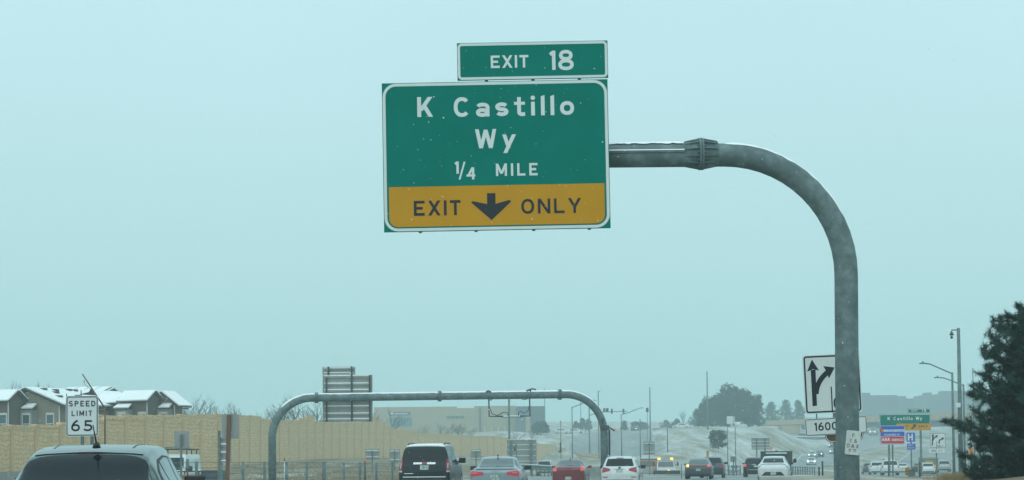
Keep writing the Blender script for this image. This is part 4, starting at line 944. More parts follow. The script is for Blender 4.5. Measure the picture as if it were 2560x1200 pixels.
mb = MB(); mb.box(-.70, .70, 2.03, 2.05, 1.25, 1.68); o = mb.build('rear_window', GLASSL, t); o.rotation_euler.x = -R(9); o.location = (0, .25, .31 - .3)
mb = MB()
for sd in (-1, 1): mb.box(sd * 1.08 - .04, sd * 1.08 + .04, 1.8, 1.88, 1.15, 1.98); mb.box(sd * .9 - .15, sd * .9 + .15, 1.82, 1.86, 1.15, 1.9)
mb.box(-1.12, 1.12, 1.79, 1.89, 1.90, 1.985); mb.box(-.12, .12, 1.78, 1.9, 1.985, 2.03); mb.build('rack', DARKST, t)
for sd in (-1, 1):
    mb = MB(); mb.ell((sd * 1.25, 3.6, 1.3), (.14, .09, .17)); mb.build('mirror', TRIM, t)
axle(t, (1.1, 4.5), 1.03, .4)

# the group ahead on the right
cl = 'cars ahead beyond the roadside signs'
c = Car('suv', 'dark SUV leftmost in the group beyond the mast, left of the two white SUVs', 'car', 'suv', 1.9, 1.62, 4.6, PC, 2174, 1159, 250, 8, cl); rear_simple(c, (.69, .92, .38, .33), (.36, .46, .55, .67)); c.wheels(.36); c.mirrors(3, 1.1)
c = Car('suv', 'white SUV between the dark SUV and the larger white SUV', 'car', 'suv', 1.95, 1.72, 4.7, PW, 2193, 1155, 234, 9, cl); rear_simple(c, (.69, .92, .38, .33), (.36, .47, .58, .68), plate_z=.55); c.wheels(.37); c.mirrors(3, 1.15)
c = Car('suv', 'largest white SUV, with tall red corner lamps, below the blue sponsor sign', 'car', 'big', 2.02, 1.84, 5.0, PW, 2226, 1151, 212, 9, cl); rear_simple(c, (.67, .92, .40, .36), (.41, .48, .48, .66), plate_z=.55); c.wheels(.40); c.mirrors(3.5, 1.2)
for sd in (-1, 1):
    mb = MB(); mb.tube([(sd * .7, .6, 1.82), (sd * .71, .9, 1.92), (sd * .71, 2.6, 1.92), (sd * .7, 2.9, 1.84)], .04, 6); mb.build('roof_rail', TRIM, c.root)
c = Car('saloon', 'white saloon to the right of the largest white SUV, above the striped marker', 'car', 'sedan', 1.82, 1.45, 4.6, PWARM, 2256, 1159, 242, 12, cl); rear_simple(c, (.76, .94, .37, .32), (.34, .46, .58, .68), plate_z=.5); c.wheels(.34); c.mirrors(2.9, 1.0); c.sides(.98, 1.3, .95, 3.3, .5, .8, (.3, .6))
c = Car('saloon', 'dark car almost hidden left of the yellow truck', 'car', 'sedan', 1.8, 1.45, 4.5, PC, 2295, 1161, 252, 9, cl); rear_simple(c, (.76, .94, .37, .32)); c.wheels(.34)
c = Car('hatchback', 'white car low in front of the yellow dump truck', 'car', 'hatch', 1.82, 1.5, 4.3, PW, 2321, 1162, 232, 9, cl); rear_simple(c, (.68, .92, .37, .32), (.36, .46, .55, .66)); c.wheels(.34); c.mirrors(2.6, 1.05)
c = Car('suv', 'silver SUV on the far right of the road beside the yellow dump truck', 'car', 'suv', 1.88, 1.68, 4.6, PS, 2361, 1152, 252, 9, cl); rear_simple(c, (.69, .92, .38, .33), (.36, .46, .55, .67)); c.wheels(.36); c.mirrors(3, 1.1)
p = P(2323, 1143, 242); t = thing('dump_truck', 'yellow dump truck with a dark tipping body, beyond the white car', 'truck', (p.x, p.y, p.z - 2.75), (0, 0, -R(9)), cl)
YELT = mat('truck_yellow', (.42, .24, .04), .5, var=.15)
mb = MB(); prof(mb, [(0, .95), (-.12, 2.6), (3.6, 2.75), (3.6, .95)], 1.15, 1.2); bev(mb.build('tipper_body', mat('grimy_olive', (.16, .15, .09), .7, var=.2), t))
mb = MB(); mb.box(-1.1, 1.1, -.06, .0, .95, 1.75); mb.build('tailgate', YELT, t)
mb = MB(); mb.box(-.5, .5, -.115, -.085, 2.0, 2.35); mb.build('marker_board', YELT, t)
mb = MB(); prof(mb, [(3.8, .6), (3.8, 2.6), (4.9, 2.6), (5.2, 1.7), (6.3, 1.5), (6.3, .6)], 1.15, 1.05); bev(mb.build('cab', YELT, t), .05)
mb = MB(); mb.box(-.5, .5, 0.1, 6.2, .55, .9); mb.build('chassis', DARKST, t); axle(t, (.9, 1.9, 5.4), 1.15, .5)

# oncoming cars with their lamps on
oc = 'oncoming cars with lit headlamps'
def onc(name, lab, form, m, px, py, Y, h, W=1.85, H=1.5, L=4.6, hm=None):
    c = Car(name, lab, 'car', form, W, H, L, m, px, py, Y, h, oc); front_simple(c, True, (.66, .93, .38, .32), hm, .47); c.wheels(.34, detail=0); c.mirrors(L * .64, H * .68); return c
onc('saloon', 'white car with lit headlamps, lowest on the opposite road beside the two dark posts', 'sedan', PW, 2028, 1146.5, 345, 190)
onc('saloon', 'silver car with lit headlamps, second up the opposite road', 'sedan', PS, 2029.5, 1131, 400, 195)
onc('saloon', 'dark car with lit headlamps just behind the silver oncoming one', 'sedan', PB, 2046.5, 1129, 420, 195)
onc('suv', 'dark car with bright lamps just left of the mast, upper of the pair', 'suv', PC, 2079, 1107, 500, 198, H=1.65)
onc('saloon', 'pale oncoming car partly behind the signpost, lower of the pair', 'sedan', PS, 2082, 1121, 440, 196)
onc('van', 'grey van with warm headlamps just right of the mast', 'van', PS, 2181, 1066, 560, 197, 2.2, 2.5, 5.8, mat('warm_lamp', (.9, .6, .3), .2, emit=((1, .66, .3), 5)))

# slip road and hilltop
c = Car('suv', 'silver vehicle behind the guard rail, left of the red saloon', 'car', 'suv', 1.9, 1.7, 4.7, PS, 1360, 1157.5, 198, 4); rear_simple(c, (.62, .93, .42, .38)); c.wheels(.36); c.sides(1.1, 1.5, .5, 3.3, .3, .8, (.3, .6))
c = Car('suv', 'white SUV parked side on by the far slip road, left of the pair', 'car', 'suv', 1.9, 1.7, 4.7, PW, 1386, 1073, 560, 80); c.sides(1.1, 1.52, .45, 3.4, .3, .8, (.3, .6)); c.wheels(.36)
c = Car('suv', 'white SUV parked side on by the far slip road, right of the pair', 'car', 'suv', 1.9, 1.75, 4.9, PW, 1419, 1072.5, 556, 82); c.sides(1.1, 1.55, .45, 3.4, .3, .8, (.3, .6)); c.wheels(.36)
c = Car('saloon', 'dark car with bright lamps coming over the rise beyond the traffic signals', 'car', 'sedan', 1.85, 1.5, 4.6, PB, 1595, 1066, 560, 165); front_simple(c, True, hz=.47); c.wheels(.34, detail=0)
c = Car('saloon', 'white saloon side on at the top of the snowy hill', 'car', 'sedan', 1.85, 1.5, 4.7, PW, 1725, 1058.5, 480, -75); c.sides(1.0, 1.36, .95, 3.3, .5, .8, (.3, .6)); c.wheels(.34)
def pickup(name, lab, px, py, Y, h, m, tall=False):
    p = P(px, py, Y); t = thing(name, lab, 'truck', (p.x, p.y, p.z - 1.85), (0, 0, -R(h)))
    mb = MB(); prof(mb, [(0, .5), (0, 1.15), (1.9, 1.15), (1.9, .45)], 1.0); bev(mb.build('bed', m, t))
    mb = MB(); prof(mb, [(1.9, .45), (1.9, 1.2), (2.1, 1.82), (3.2, 1.85), (3.9, 1.2), (5.1, 1.1), (5.3, .9), (5.3, .45)], 1.0, .8); bev(mb.build('cab', m, t), .05)
    for sd in (-1, 1):
        mb = MB(); x = sd * .94; mb.add([(x, 2.1, 1.25), (x, 3.6, 1.25), (sd * .83, 3.15, 1.72), (sd * .83, 2.2, 1.72), (x * .95, 2.1, 1.25), (x * .95, 3.6, 1.25), (sd * .79, 3.15, 1.72), (sd * .79, 2.2, 1.72)], [(0, 1, 2, 3), (7, 6, 5, 4), (0, 4, 5, 1), (1, 5, 6, 2), (2, 6, 7, 3), (3, 7, 4, 0)]); mb.build('side_window', GLASS, t)
    axle(t, (1.0, 4.3), .99, .38)
    if tall:
        mb = MB(); mb.box(-.95, .95, .05, 1.85, 1.152, 2.9); bev(mb.build('box', m, t))
    return t
pickup('pickup_truck', 'white pickup side on at the foot of the dark pine clump', 1834, 1054, 474, 38, PW)
pickup('pickup_truck', 'pale pickup at the hilltop left of the stop sign', 1632, 1064, 540, 80, PS)
p = P(1827, 1041, 472); t = thing('box_trailer', 'pale tall box trailer standing behind the white pickup on the hill', 'trailer', (p.x, p.y, p.z - 2.5), (0, 0, -R(20)))
mb = MB(); mb.box(-.85, .85, -1.2, 1.2, .45, 2.5); bev(mb.build('box', PWARM, t), .15); mb = MB(); mb.box(-.06, .06, 1.3, 2.2, .5, .6); mb.build('tow_bar', DARKST, t); axle(t, (-.2,), 1.0, .35)
c = Car('hatchback', 'small pale car beyond the little sign on two posts, below the hill', 'car', 'hatch', 1.8, 1.5, 4.3, PS, 1836, 1167, 298, 10); rear_simple(c, (.68, .92, .37, .32)); c.wheels(.34)

# snow plough lorry with amber beacons, and the service lorry beside it
p = P(1664, 1146, 205); t = thing('plough_truck', 'white plough lorry with two lit amber beacons, facing the camera below the hill', 'truck', (p.x, p.y, p.z - 2.35), (0, 0, -R(182)))
mb = MB(); prof(mb, [(-4.2, .6), (-4.2, 2.0), (-1.3, 2.0), (-1.3, .6)], 1.15); bev(mb.build('hopper', mat('pale_orange', (.42, .2, .1), .6, var=.2), t))
mb = MB(); prof(mb, [(-1.2, .55), (-1.2, 2.05), (.1, 2.1), (.55, 1.4), (1.7, 1.25), (1.8, .55)], 1.08, .9); bev(mb.build('cab', PW, t), .06)
mb = MB(); mb.add([(-.9, .60, 1.42), (.9, .60, 1.42), (.82, .17, 2.02), (-.82, .17, 2.02), (-.9, .5, 1.42), (.9, .5, 1.42), (.82, .07, 2.02), (-.82, .07, 2.02)], [(0, 1, 2, 3), (7, 6, 5, 4), (0, 4, 5, 1), (1, 5, 6, 2), (2, 6, 7, 3), (3, 7, 4, 0)]); mb.build('windscreen', GLASSL, t)
mb = MB(); mb.add([(-1.5, 2.5, .15), (1.5, 2.2, .15), (1.5, 2.15, .6), (1.5, 2.3, 1.0), (-1.5, 2.65, 1.0), (-1.5, 2.45, .6), (-1.5, 2.4, .15), (1.5, 2.1, .15), (1.5, 2.2, 1.0), (-1.5, 2.55, 1.0)], [(0, 1, 2, 5), (5, 2, 3, 4), (6, 9, 8, 7), (4, 3, 8, 9), (0, 6, 7, 1), (0, 5, 4, 9, 6), (1, 7, 8, 3, 2)]); mb.build('plough_blade', DARKST, t)
mb = MB(); mb.box(-.8, .8, -.7, -.5, 2.1, 2.2); mb.build('beacon_bar', DARKST, t)
for sd in (-1, 1):
    mb = MB(); mb.tube([(sd * .72, -.6, 2.2), (sd * .72, -.6, 2.42)], [.17, .14], 12); mb.build('beacon', AMBER, t)
mb = MB(); mb.ell((-.25, 1.83, .95), (.13, .06, .11)); mb.build('marker_lamp', AMBER, t)
axle(t, (-3.2, 1.0), 1.1, .5)
for sd in (-1, 1):
    mb = MB(); mb.box(sd * 1.35 - .1, sd * 1.35 + .1, .25, .32, 1.5, 1.95); mb.tube([(sd * .95, .2, 1.6), (sd * 1.35, .28, 1.6)], .03, 5); mb.build('mirror', TRIM, t)
p = P(1624, 1146, 215); t = thing('service_truck', 'service lorry with a dark cage body and orange stripes beside the plough lorry', 'truck', (p.x, p.y, p.z - 2.3), (0, 0, -R(185)))
mb = MB(); prof(mb, [(-4.5, .8), (-4.5, 2.3), (0, 2.3), (0, .8)], 1.15); bev(mb.build('cage_body', mat('dusty_blue_grey', (.13, .16, .17), .7, var=.2), t))
mb = MB(); mb.box(-1.16, 1.16, .0, .03, 1.95, 2.05); mb.box(-1.16, 1.16, .0, .03, 1.2, 1.32); mb.build('stripe', SORANGE, t)
mb = MB(); mb.box(-1.1, 1.1, -4.4, -.02, 2.302, 2.36); mb.build('snow', SNOW, t)
mb = MB(); prof(mb, [(.1, .6), (.1, 1.25), (1.9, 1.2), (1.9, .6)], 1.1); bev(mb.build('deck', PS, t)); axle(t, (-3.4, 1.2), 1.1, .45)

# white van with a ladder rack, and a trailer, on the service road left
VH, VY = 2.08, 96
c = Car('van', 'white panel van with a ladder rack facing left in front of the tan wall', 'van', 'van', 2.0, VH, 5.2, PW, 414, 1134, VY, 181, base=None)
c.root['category'] = 'van'
c.patch('windscreen', GLASS, [(-.86, 1.12), (.86, 1.12)], [(-.76, 1.86), (.76, 1.86)], 'front', nu=14, nv=8)
c.sym('door_window', GLASS, [(3.42, 1.16), (4.38, 1.16)], [(3.45, 1.78), (4.0, 1.78)], 'right', nu=8, nv=6, off=.004)
c.headlights(.85, .62, .88, .22, mat('clear_lens', (.6, .62, .62), .15)); c.patch('grille', TRIM, [(-.5, .72), (.5, .72)], [(-.5, .98), (.5, .98)], 'front', nu=8, nv=4)
c.patch('bumper', TRIM, [(-.9, .36), (.9, .36)], [(-.9, .58), (.9, .58)], 'front', nu=12, nv=3); c.mirrors(4.05, 1.25, .12, TRIM, (.12, .08, .17)); c.wheels(.36); c.seam([(3.38, .5), (3.38, 1.9)], 'right'); c.seam([(4.4, .6), (4.4, 1.15)], 'right')
mb = MB()
for x in (-.8, .8):
    mb.tube([(x, .6, VH + .22), (x, 3.7, VH + .22)], .035, 6)
    for y in (.8, 2.2, 3.5): mb.tube([(x, y, VH - .08), (x, y, VH + .22)], .03, 6)
for y in (.8, 2.2, 3.5): mb.tube([(-.95, y, VH + .24), (.95, y, VH + .24)], .035, 6)
mb.build('roof_rack', DARKST, c.root)
lad = thing('ladder', 'aluminium ladder lying on the roof rack of the white van', 'ladder', c.root.matrix_basis @ Vector((0, 0, VH + .29)), c.root.rotation_euler)
mb = MB()
for x in (-.28, .2): mb.box(x, x + .06, .0, 4.3, 0, .09)
mb.build('side_rail', ALU, lad)
for i in range(12):
    mb = MB(); mb.tube([(-.25, .3 + i * .34, .045), (.24, .3 + i * .34, .045)], .02, 6); mb.build('rung', ALU, lad)
p = P(492, 1177, 94); t = thing('utility_trailer', 'low trailer with an orange board and mesh sides behind the white van', 'trailer', (p.x, p.y, p.z - 1.25), (0, 0, R(78)))
mb = MB(); mb.box(-.8, .8, -1.4, 1.0, .55, .65)
for y in (-1.4, -.6, .2, 1.0):
    for x in (-.78, .78): mb.box(x - .03, x + .03, y - .03, y + .03, .65, 1.22)
for x in (-.78, .78): mb.box(x - .03, x + .03, -1.4, 1.0, 1.18, 1.25); mb.box(x - .02, x + .02, -1.4, 1.0, .9, .95)
mb.build('frame', DARKST, t); mb = MB(); mb.box(-.74, .74, -.3, .9, .66, 1.05); mb.build('board', mat('faded_orange', (.35, .15, .07), .8, var=.2), t)
mb = MB(); mb.box(-.7, .7, -1.36, -.5, .66, 1.2); bev(mb.build('tool_chest', mat('slate', (.09, .11, .13), .6), t)); axle(t, (-.2,), .8, .33)
# ------------------------------------------------------------------ roadside signs
def root_at(name, label, cat, px, py_top, Y, group=None, rot=0):
    p = P(px, py_top, Y); z = gz(p.x, p.y); return thing(name, label, cat, (p.x, p.y, z), (0, 0, rot), group), p
def loc(t, px, py, Y): p = P(px, py, Y) - t.location; return p
# speed limit sign
Y = 27.0
t, p = root_at('speed_limit_sign', 'white speed limit 65 sign on two posts behind the dark hatchback', 'road sign', 205, 990, Y)
a, b = loc(t, 164.5, 1091, Y), loc(t, 246, 989, Y); cx, cz = (a.x + b.x) / 2, (a.z + b.z) / 2; w, h = (b.x - a.x) / 2, (b.z - a.z) / 2
mb = MB(); plate(mb, cx - w, cx + w, cz - h, cz + h, .04, 0, .008); pn = mb.build('panel', SWHITE, t)
mb = MB(); ring(mb, cx - w + .011, cx + w - .011, cz - h + .011, cz + h - .011, .035, .013, -.001, .002); mb.build('border', SBLACK, t)
s_ = S(Y); mb = MB()
def tq(w_, x0, x1, yb, yt, st, k=1.0): text(mb, w_, cx + (x0 - 205.2) / s_, cx + (x1 - 205.2) / s_, cz + (1040 - yb) / s_, (yb - yt) / s_, st, k, -.002)

for q_ in (('SPEED', 172, 238.5, 1016, 1002, .18, 1.05), ('LIMIT', 179, 230, 1040, 1026.5, .17, 1.05), ('65', 178, 231, 1078, 1050.5, .165, 1.2)):
    mb = MB(); tq(*q_); mb.build('lettering', SBLACK, pn)
mb = MB(); 
for x in (-.0, .145): mb.box(cx + x - .025, cx + x + .02, .012, .05, -.3, cz + h - .1)
mb.build('post', GALV, t)
# two lane control sign with 1600 ft plate
Y = 38.0; s_ = S(Y)
t, p = root_at('lane_control_sign', 'white lane arrow sign with a 1600 plate, half hidden behind the mast', 'road sign', 2082, 888, Y)
def pan(px, py, deg, name='panel', y=0): e_ = thing(name, None, None, loc(t, px, py, Y)); e_.parent = t; e_.rotation_euler.y = -R(deg); e_.location.y += y; return e_
mb = MB(); w, h = 71.5 / s_, 73.5 / s_; plate(mb, -w, w, -h, h, .05, 0, .01)
pn = mb.build('lane_panel', SWHITE, t, loc(t, 2081, 959, Y)); pn.rotation_euler.y = -R(2.2)
mb = MB(); ring(mb, -w + .02, w - .02, -h + .02, h - .02, .06, .032, -.001, .002); mb.build('border', SBLACK, pn)
th_ = R(2.6)
def lq(px, py): dx, dz = px - 2081, 959 - py; return ((dx * math.cos(th_) + dz * math.sin(th_)) / s_, (-dx * math.sin(th_) + dz * math.cos(th_)) / s_)
mb = MB()
def poly(mb, pts, y, q=lq):
    mb.add([(q(*p_)[0], y, q(*p_)[1]) for p_ in pts], [tuple(range(len(pts)))])
poly(mb, [(2027, 925), (2039, 923.5), (2042, 1014), (2031, 1015.5)], -.0025)
poly(mb, [(2030, 898.5), (2048, 926.5), (2033, 922.5), (2018, 929)], -.003)
L_, R_ = ribbon([lq(*p_) for p_ in bez((2040, 985), (2041, 960), (2058, 941), 6)[0:] + [(2069, 930)]], 6.3 / s_, False); n = len(L_)
mb.add([(x, -.0035, z) for x, z in L_] + [(x, -.0035, z) for x, z in R_], [(i, i + 1, n + i + 1, n + i) for i in range(n - 1)])
poly(mb, [(2087, 918.5), (2072.5, 946), (2067, 930), (2058.5, 915)], -.004)
poly(mb, [(2076.5, 966.5), (2079.5, 966), (2082, 1031), (2079, 1031.5)], -.0025)
zb = lq(2090, 1020)
text(mb, 'ONLY', lq(2084, 1020)[0], lq(2143, 1018)[0], lq(2110, 1020)[1], 27 / s_, .14, .75, -.003)
L_, R_ = ribbon([lq(*p_) for p_ in [(2106, 985), (2106, 960), (2114, 945), (2126, 936)]], 6.3 / s_, False); n = len(L_)
mb.add([(x, -.0035, z) for x, z in L_] + [(x, -.0035, z) for x, z in R_], [(i, i + 1, n + i + 1, n + i) for i in range(n - 1)]); poly(mb, [(2142, 924), (2129, 950), (2122, 936), (2114, 921)], -.004)
mb.build('arrows', SBLACK, pn)
w, h = 77 / s_, 21 / s_; mb = MB(); plate(mb, -w, w, -h, h, .03, 0, .01); p2 = mb.build('distance_panel', SWHITE, t, loc(t, 2090.5, 1065, Y)); p2.rotation_euler.y = -R(2.9)
mb = MB(); ring(mb, -w + .008, w - .008, -h + .008, h - .008, .025, .012, -.001, .002); mb.build('border', SBLACK, p2)
mb = MB(); text(mb, '1600', -56 / s_, 3 / s_, -9.5 / s_, 20.5 / s_, .17, 1.0, -.003); mb.build('lettering', SBLACK, p2); mb = MB(); text(mb, 'FT', 20 / s_, 50 / s_, -9.5 / s_, 20.5 / s_, .17, 1.0, -.003); mb.build('lettering', SBLACK, p2)
w, h = 48 / s_, 22 / s_; mb = MB(); plate(mb, -w, w, -h, h, .14, .03, .01); p3 = mb.build('brown_panel', SBROWN, t, loc(t, 2111, 1083, Y)); p3.rotation_euler.y = -R(1.5)
mb = MB(); ring(mb, -w + .012, w - .012, -h + .012, h - .012, .13, .014, .029, .002)
text(mb, 'IUI', -38 / s_, -10 / s_, -15 / s_, 8 / s_, .25, 1, .028) if False else None
mb.build('border', SWHITE, p3)
mb = MB(); a = loc(t, 2087, 950, Y); b = loc(t, 2082, 1060, Y)
mb.box(b.x + .02, b.x + .08, .045, .09, -.2, a.z)
mb.build('post', GALV, t)
mb = MB(); k = loc(t, 2080, 1043, Y); mb.box(k.x - .33, k.x - .31, .01, .03, k.z - .1, k.z + .1); mb.box(k.x + .1, k.x + .45, .01, .03, k.z - .02, k.z + .03); mb.build('bracket', DARKST, t)
# ground mounted exit sign far right
Y = 170.0; s_ = S(Y)
t, p = root_at('exit_sign', 'smaller green exit sign with a yellow strip, behind the blue sponsor sign', 'road sign', 2262, 1022, Y)
def gx(px, py): q = loc(t, px, py, Y); return q.x, q.z
x0, z1 = gx(2198, 1035.5); x1, z0 = gx(2327, 1062); _, zy0 = gx(2262, 1075.5); xm, zy1 = gx(2241, 1059)
mb = MB(); plate(mb, x0, x1, zy0, z1, .06, 0, .04); mb.build('panel', GREEN, t)
mb = MB(); ring(mb, x0 + .03, x1 - .03, zy0 + .03, z1 - .03, .1, .05, -.002, .004); mb.build('border', SWHITE, t)
mb = MB(); plate(mb, xm, x1, zy0 - .02, zy1, .04, -.015, .014); yp_ = mb.build('exit_only_panel', SYEL, t)
tx0, tz0 = gx(2269, 1034); tx1, tz1 = gx(2326, 1021); mb = MB(); plate(mb, tx0, tx1, tz0, tz1, .04, 0, .03); tb = mb.build('exit_number_tab', GREEN, t); mb = MB(); ring(mb, tx0 + .02, tx1 - .02, tz0 + .02, tz1 - .02, .05, .05, -.002, .004); mb.build('border', SWHITE, tb)
mb = MB()
def tg(mb, w_, a, b, yb, yt, st, k=1.0, y=-.006): text(mb, w_, gx(a, yb)[0], gx(b, yb)[0], gx((a + b) / 2, yb)[1], (yb - yt) / s_, st, k, y)
tg(mb, 'K', 2219, 2226, 1050.5, 1042, .2); mb.build('lettering', SWHITE, t); mb = MB(); tg(mb, 'Castillo', 2234, 2282, 1050.5, 1042, .19, 1.05); mb.build('lettering', SWHITE, t); mb = MB(); tg(mb, 'Wy', 2289, 2306, 1050, 1041.5, .2, 1.05); mb.build('lettering', SWHITE, t)
mb = MB(); tg(mb, 'EXIT', 2279, 2294, 1029.5, 1024, .2); tg(mb, '18', 2304, 2315, 1030, 1022.5, .2); mb.build('lettering', SWHITE, tb)
mb = MB(); tg(mb, 'EXIT', 2249, 2270, 1069, 1063, .19, 1, -.02); tg(mb, 'ONLY', 2296, 2319, 1069, 1063, .19, 1, -.02); mb.build('lettering', SBLACK, t); mb = MB()
L_, R_ = ribbon([gx(2279, 1072), gx(2286.5, 1064)], 2.0 / s_, False); mb.add([(x, -.021, z) for x, z in L_ + R_[::-1]], [(0, 1, 2, 3)]); poly(mb, [(2290, 1060.5), (2289, 1069), (2285.5, 1066), (2281.5, 1061.5)], -.022, gx)
mb.build('arrow', SBLACK, t)
mb = MB()
for px in (2222, 2302): x, _ = gx(px, 1060); mb.box(x - .09, x + .09, .05, .2, -.3, z1 - .1)
mb.build('post', GALV, t)
# sponsor sign
Y = 112.0; s_ = S(Y)
t, p = root_at('sponsor_sign', 'blue litter cleanup sponsor sign with a red panel on a single post', 'road sign', 2230, 1063, Y)
x0, z0 = gx(2200, 1112); x1, z1 = gx(2262, 1063.5)
mb = MB(); plate(mb, x0, x1, z0, z1, .05, 0, .015); mb.build('panel', SBLUE, t)
mb = MB(); ring(mb, x0 + .01, x1 - .01, z0 + .01, z1 - .01, .05, .025, -.001, .002); mb.build('border', SWHITE, t)
mb = MB(); a, b = gx(2209, 1079.5), gx(2260.5, 1073.5); plate(mb, a[0], b[0], a[1], b[1], 0, -.004, .004); mb.build('white_band', SWHITE, t)
mb = MB(); a, b = gx(2203.5, 1109), gx(2260, 1091); plate(mb, a[0] - .02, b[0] + .02, a[1] - .02, b[1] + .02, 0, -.003, .003); mb.build('panel_edge', SWHITE, t)
mb = MB(); plate(mb, a[0], b[0], a[1], b[1], 0, -.006, .003); rp = mb.build('red_panel', SRED, t)
mb = MB(); tg(mb, 'CLEAN', 2211, 2233, 1078.5, 1074.5, .18); mb.build('lettering', SBLUE, t); mb = MB(); tg(mb, 'Colorado', 2235, 2259, 1078.3, 1074.5, .17); mb.build('lettering', SBLUE, t)
mb = MB(); tg(mb, 'SPONSORED BY', 2210, 2250, 1089, 1084.5, .16); mb.build('lettering', SWHITE, t); mb = MB(); tg(mb, 'AAA', 2205, 2225, 1102.5, 1094, .24, 1, -.008); tg(mb, 'SERVICE', 2229, 2258, 1102.5, 1096.5, .22, 1, -.008)
mb.build('lettering', SWHITE, rp)
cx, cz = gx(2204.5, 1076); mb = MB(); n = 20; mb.add([(cx + .105 * math.cos(2*math.pi*i/n), -.007, cz + .125 * math.sin(2*math.pi*i/n)) for i in range(n)], [tuple(range(n))][::1]); em = mb.build('emblem_disc', SYEL, t)
L_, R_ = ribbon(arc(cx, cz, .09, .105, 50, 310, 20, 2), .042, False); n = len(L_); mb = MB(); mb.add([(x, -.009, z) for x, z in L_] + [(x, -.009, z) for x, z in R_], [(i, i + 1, n + i + 1, n + i) for i in range(n - 1)]); mb.build('emblem_letter', mat('emblem_red', (.5, .05, .03), .5), em)
mb = MB(); x, _ = gx(2231.5, 1100); mb.box(x - .045, x + .045, .02, .09, -.3, z1 - .1); mb.build('post', GALV, t)
# hospital sign
Y = 118.0; s_ = S(Y)
t, p = root_at('hospital_sign', 'blue square sign with a white H and a small plate beneath it', 'road sign', 2276, 1081, Y)
x0, z0 = gx(2266.5, 1104.5); x1, z1 = gx(2287.5, 1081.5); mb = MB(); plate(mb, x0, x1, z0, z1, .04, 0, .015); mb.build('panel', SBLUE, t)
mb = MB(); tg(mb, 'H', 2269.5, 2283.5, 1101.5, 1084.5, .24, 1.1, -.003); mb.build('lettering', SWHITE, t)
x0, z0 = gx(2268, 1124); x1, z1 = gx(2288.5, 1109); mb = MB(); plate(mb, x0, x1, z0, z1, .03, 0, .015); q = mb.build('plate', SBLUE, t)
mb = MB(); tg(mb, 'NEXT', 2271, 2284.5, 1115, 1111, .18, 1, -.003); mb.build('lettering', SWHITE, q); mb = MB(); tg(mb, 'RIGHT', 2270.5, 2286, 1121.5, 1117.5, .18, 1, -.003); mb.build('lettering', SWHITE, q)
mb = MB(); x, _ = gx(2278, 1100); mb.box(x - .04, x + .04, .02, .08, -.3, z1 + .4); mb.build('post', GALV, t)
# far lane sign
Y = 125.0; s_ = S(Y)
t, p = root_at('lane_control_sign', 'small white lane arrow sign with an 800 FT plate below it, left of the pine', 'road sign', 2344, 1081, Y)
x0, z0 = gx(2324.5, 1120); x1, z1 = gx(2364, 1082); mb = MB(); plate(mb, x0, x1, z0, z1, .06, 0, .015); q = mb.build('lane_panel', SWHITE, t); mb = MB(); ring(mb, x0 + .02, x1 - .02, z0 + .02, z1 - .02, .06, .025, -.001, .002)
def rb(pts, wpx, y): 
    L_, R_ = ribbon([gx(*p_) for p_ in pts], wpx / s_, False); n = len(L_); mb.add([(x, y, z) for x, z in L_] + [(x, y, z) for x, z in R_], [(i, i + 1, n + i + 1, n + i) for i in range(n - 1)])
rb([(2330.5, 1114), (2332, 1090)], 1.5, -.003); poly(mb, [(2332.5, 1084), (2335.5, 1091), (2328.5, 1091)], -.004, gx); rb([(2332, 1101), (2335, 1095), (2341, 1091)], 1.5, -.0035); poly(mb, [(2345.5, 1088), (2342, 1095), (2338, 1088.5)], -.004, gx)
rb([(2347.5, 1109), (2348.5, 1101), (2356, 1096.5)], 1.5, -.003); poly(mb, [(2360.5, 1094.5), (2356.5, 1100.5), (2354, 1093.5)], -.004, gx); rb([(2341.5, 1103), (2341.5, 1119)], .5, -.003)
tg(mb, 'ONLY', 2343, 2358, 1117.5, 1113, .16, .9, -.003); mb.build('arrows', SBLACK, q)
x0, z0 = gx(2322.5, 1132); x1, z1 = gx(2361.5, 1122); mb = MB(); plate(mb, x0, x1, z0, z1, .03, 0, .015); q = mb.build('distance_panel', SWHITE, t); mb = MB(); tg(mb, '800', 2329, 2341, 1129.5, 1124.5, .17, 1, -.003); mb.build('lettering', SBLACK, q); mb = MB(); tg(mb, 'FT', 2347, 2356, 1129.5, 1124.5, .17, 1, -.003); mb.build('lettering', SBLACK, q)
mb = MB(); x, _ = gx(2341, 1100); mb.box(x - .04, x + .04, .02, .08, -.3, z1 + .5); mb.build('post', GALV, t)
# backs of signs across the road
def back(label, x0, y0, x1, y1, Y, rails=(), posts=(.5,), snow=True, post_extra=0, m=ALU, pm=GALV, pw=.05, behind=False, rr=.03):
    t, p = root_at('traffic_sign', label, 'road sign', (x0 + x1) / 2, y0, Y)
    a, b = loc(t, x0, y1, Y), loc(t, x1, y0, Y)
    mb = MB(); plate(mb, a.x, b.x, a.z, b.z, rr, 0, .02); mb.build('panel', m, t)
    if rails:
        mb = MB(); sn = MB()
        for f in rails:
            z = a.z + (b.z - a.z) * f; mb.box(a.x + .05, b.x - .05, -.07, -.002, z - .04, z + .04); sn.box(a.x + .06, b.x - .06, -.08, -.004, z + .042, z + .09)
        mb.build('rail', m, t); sn.build('snow', SNOW, t)
    mb = MB()
    for f in posts: x = a.x + (b.x - a.x) * f; mb.box(x - pw, x + pw, -.07 - 2 * pw, -.072, -.4, b.z - (.15 if post_extra == 0 else -post_extra))
    mb.build('post', pm, t); return t
back('plain grey back of a small sign above the white van', 435, 1078, 473, 1117, 88)
back('grey sign back with two snowy rails, left of the black SUV', 913, 1122, 949, 1149, 150, (.18, .76))
back('hazy grey sign back just left of the black SUV roof', 973, 1123, 1000, 1156, 160, (.15, .8))
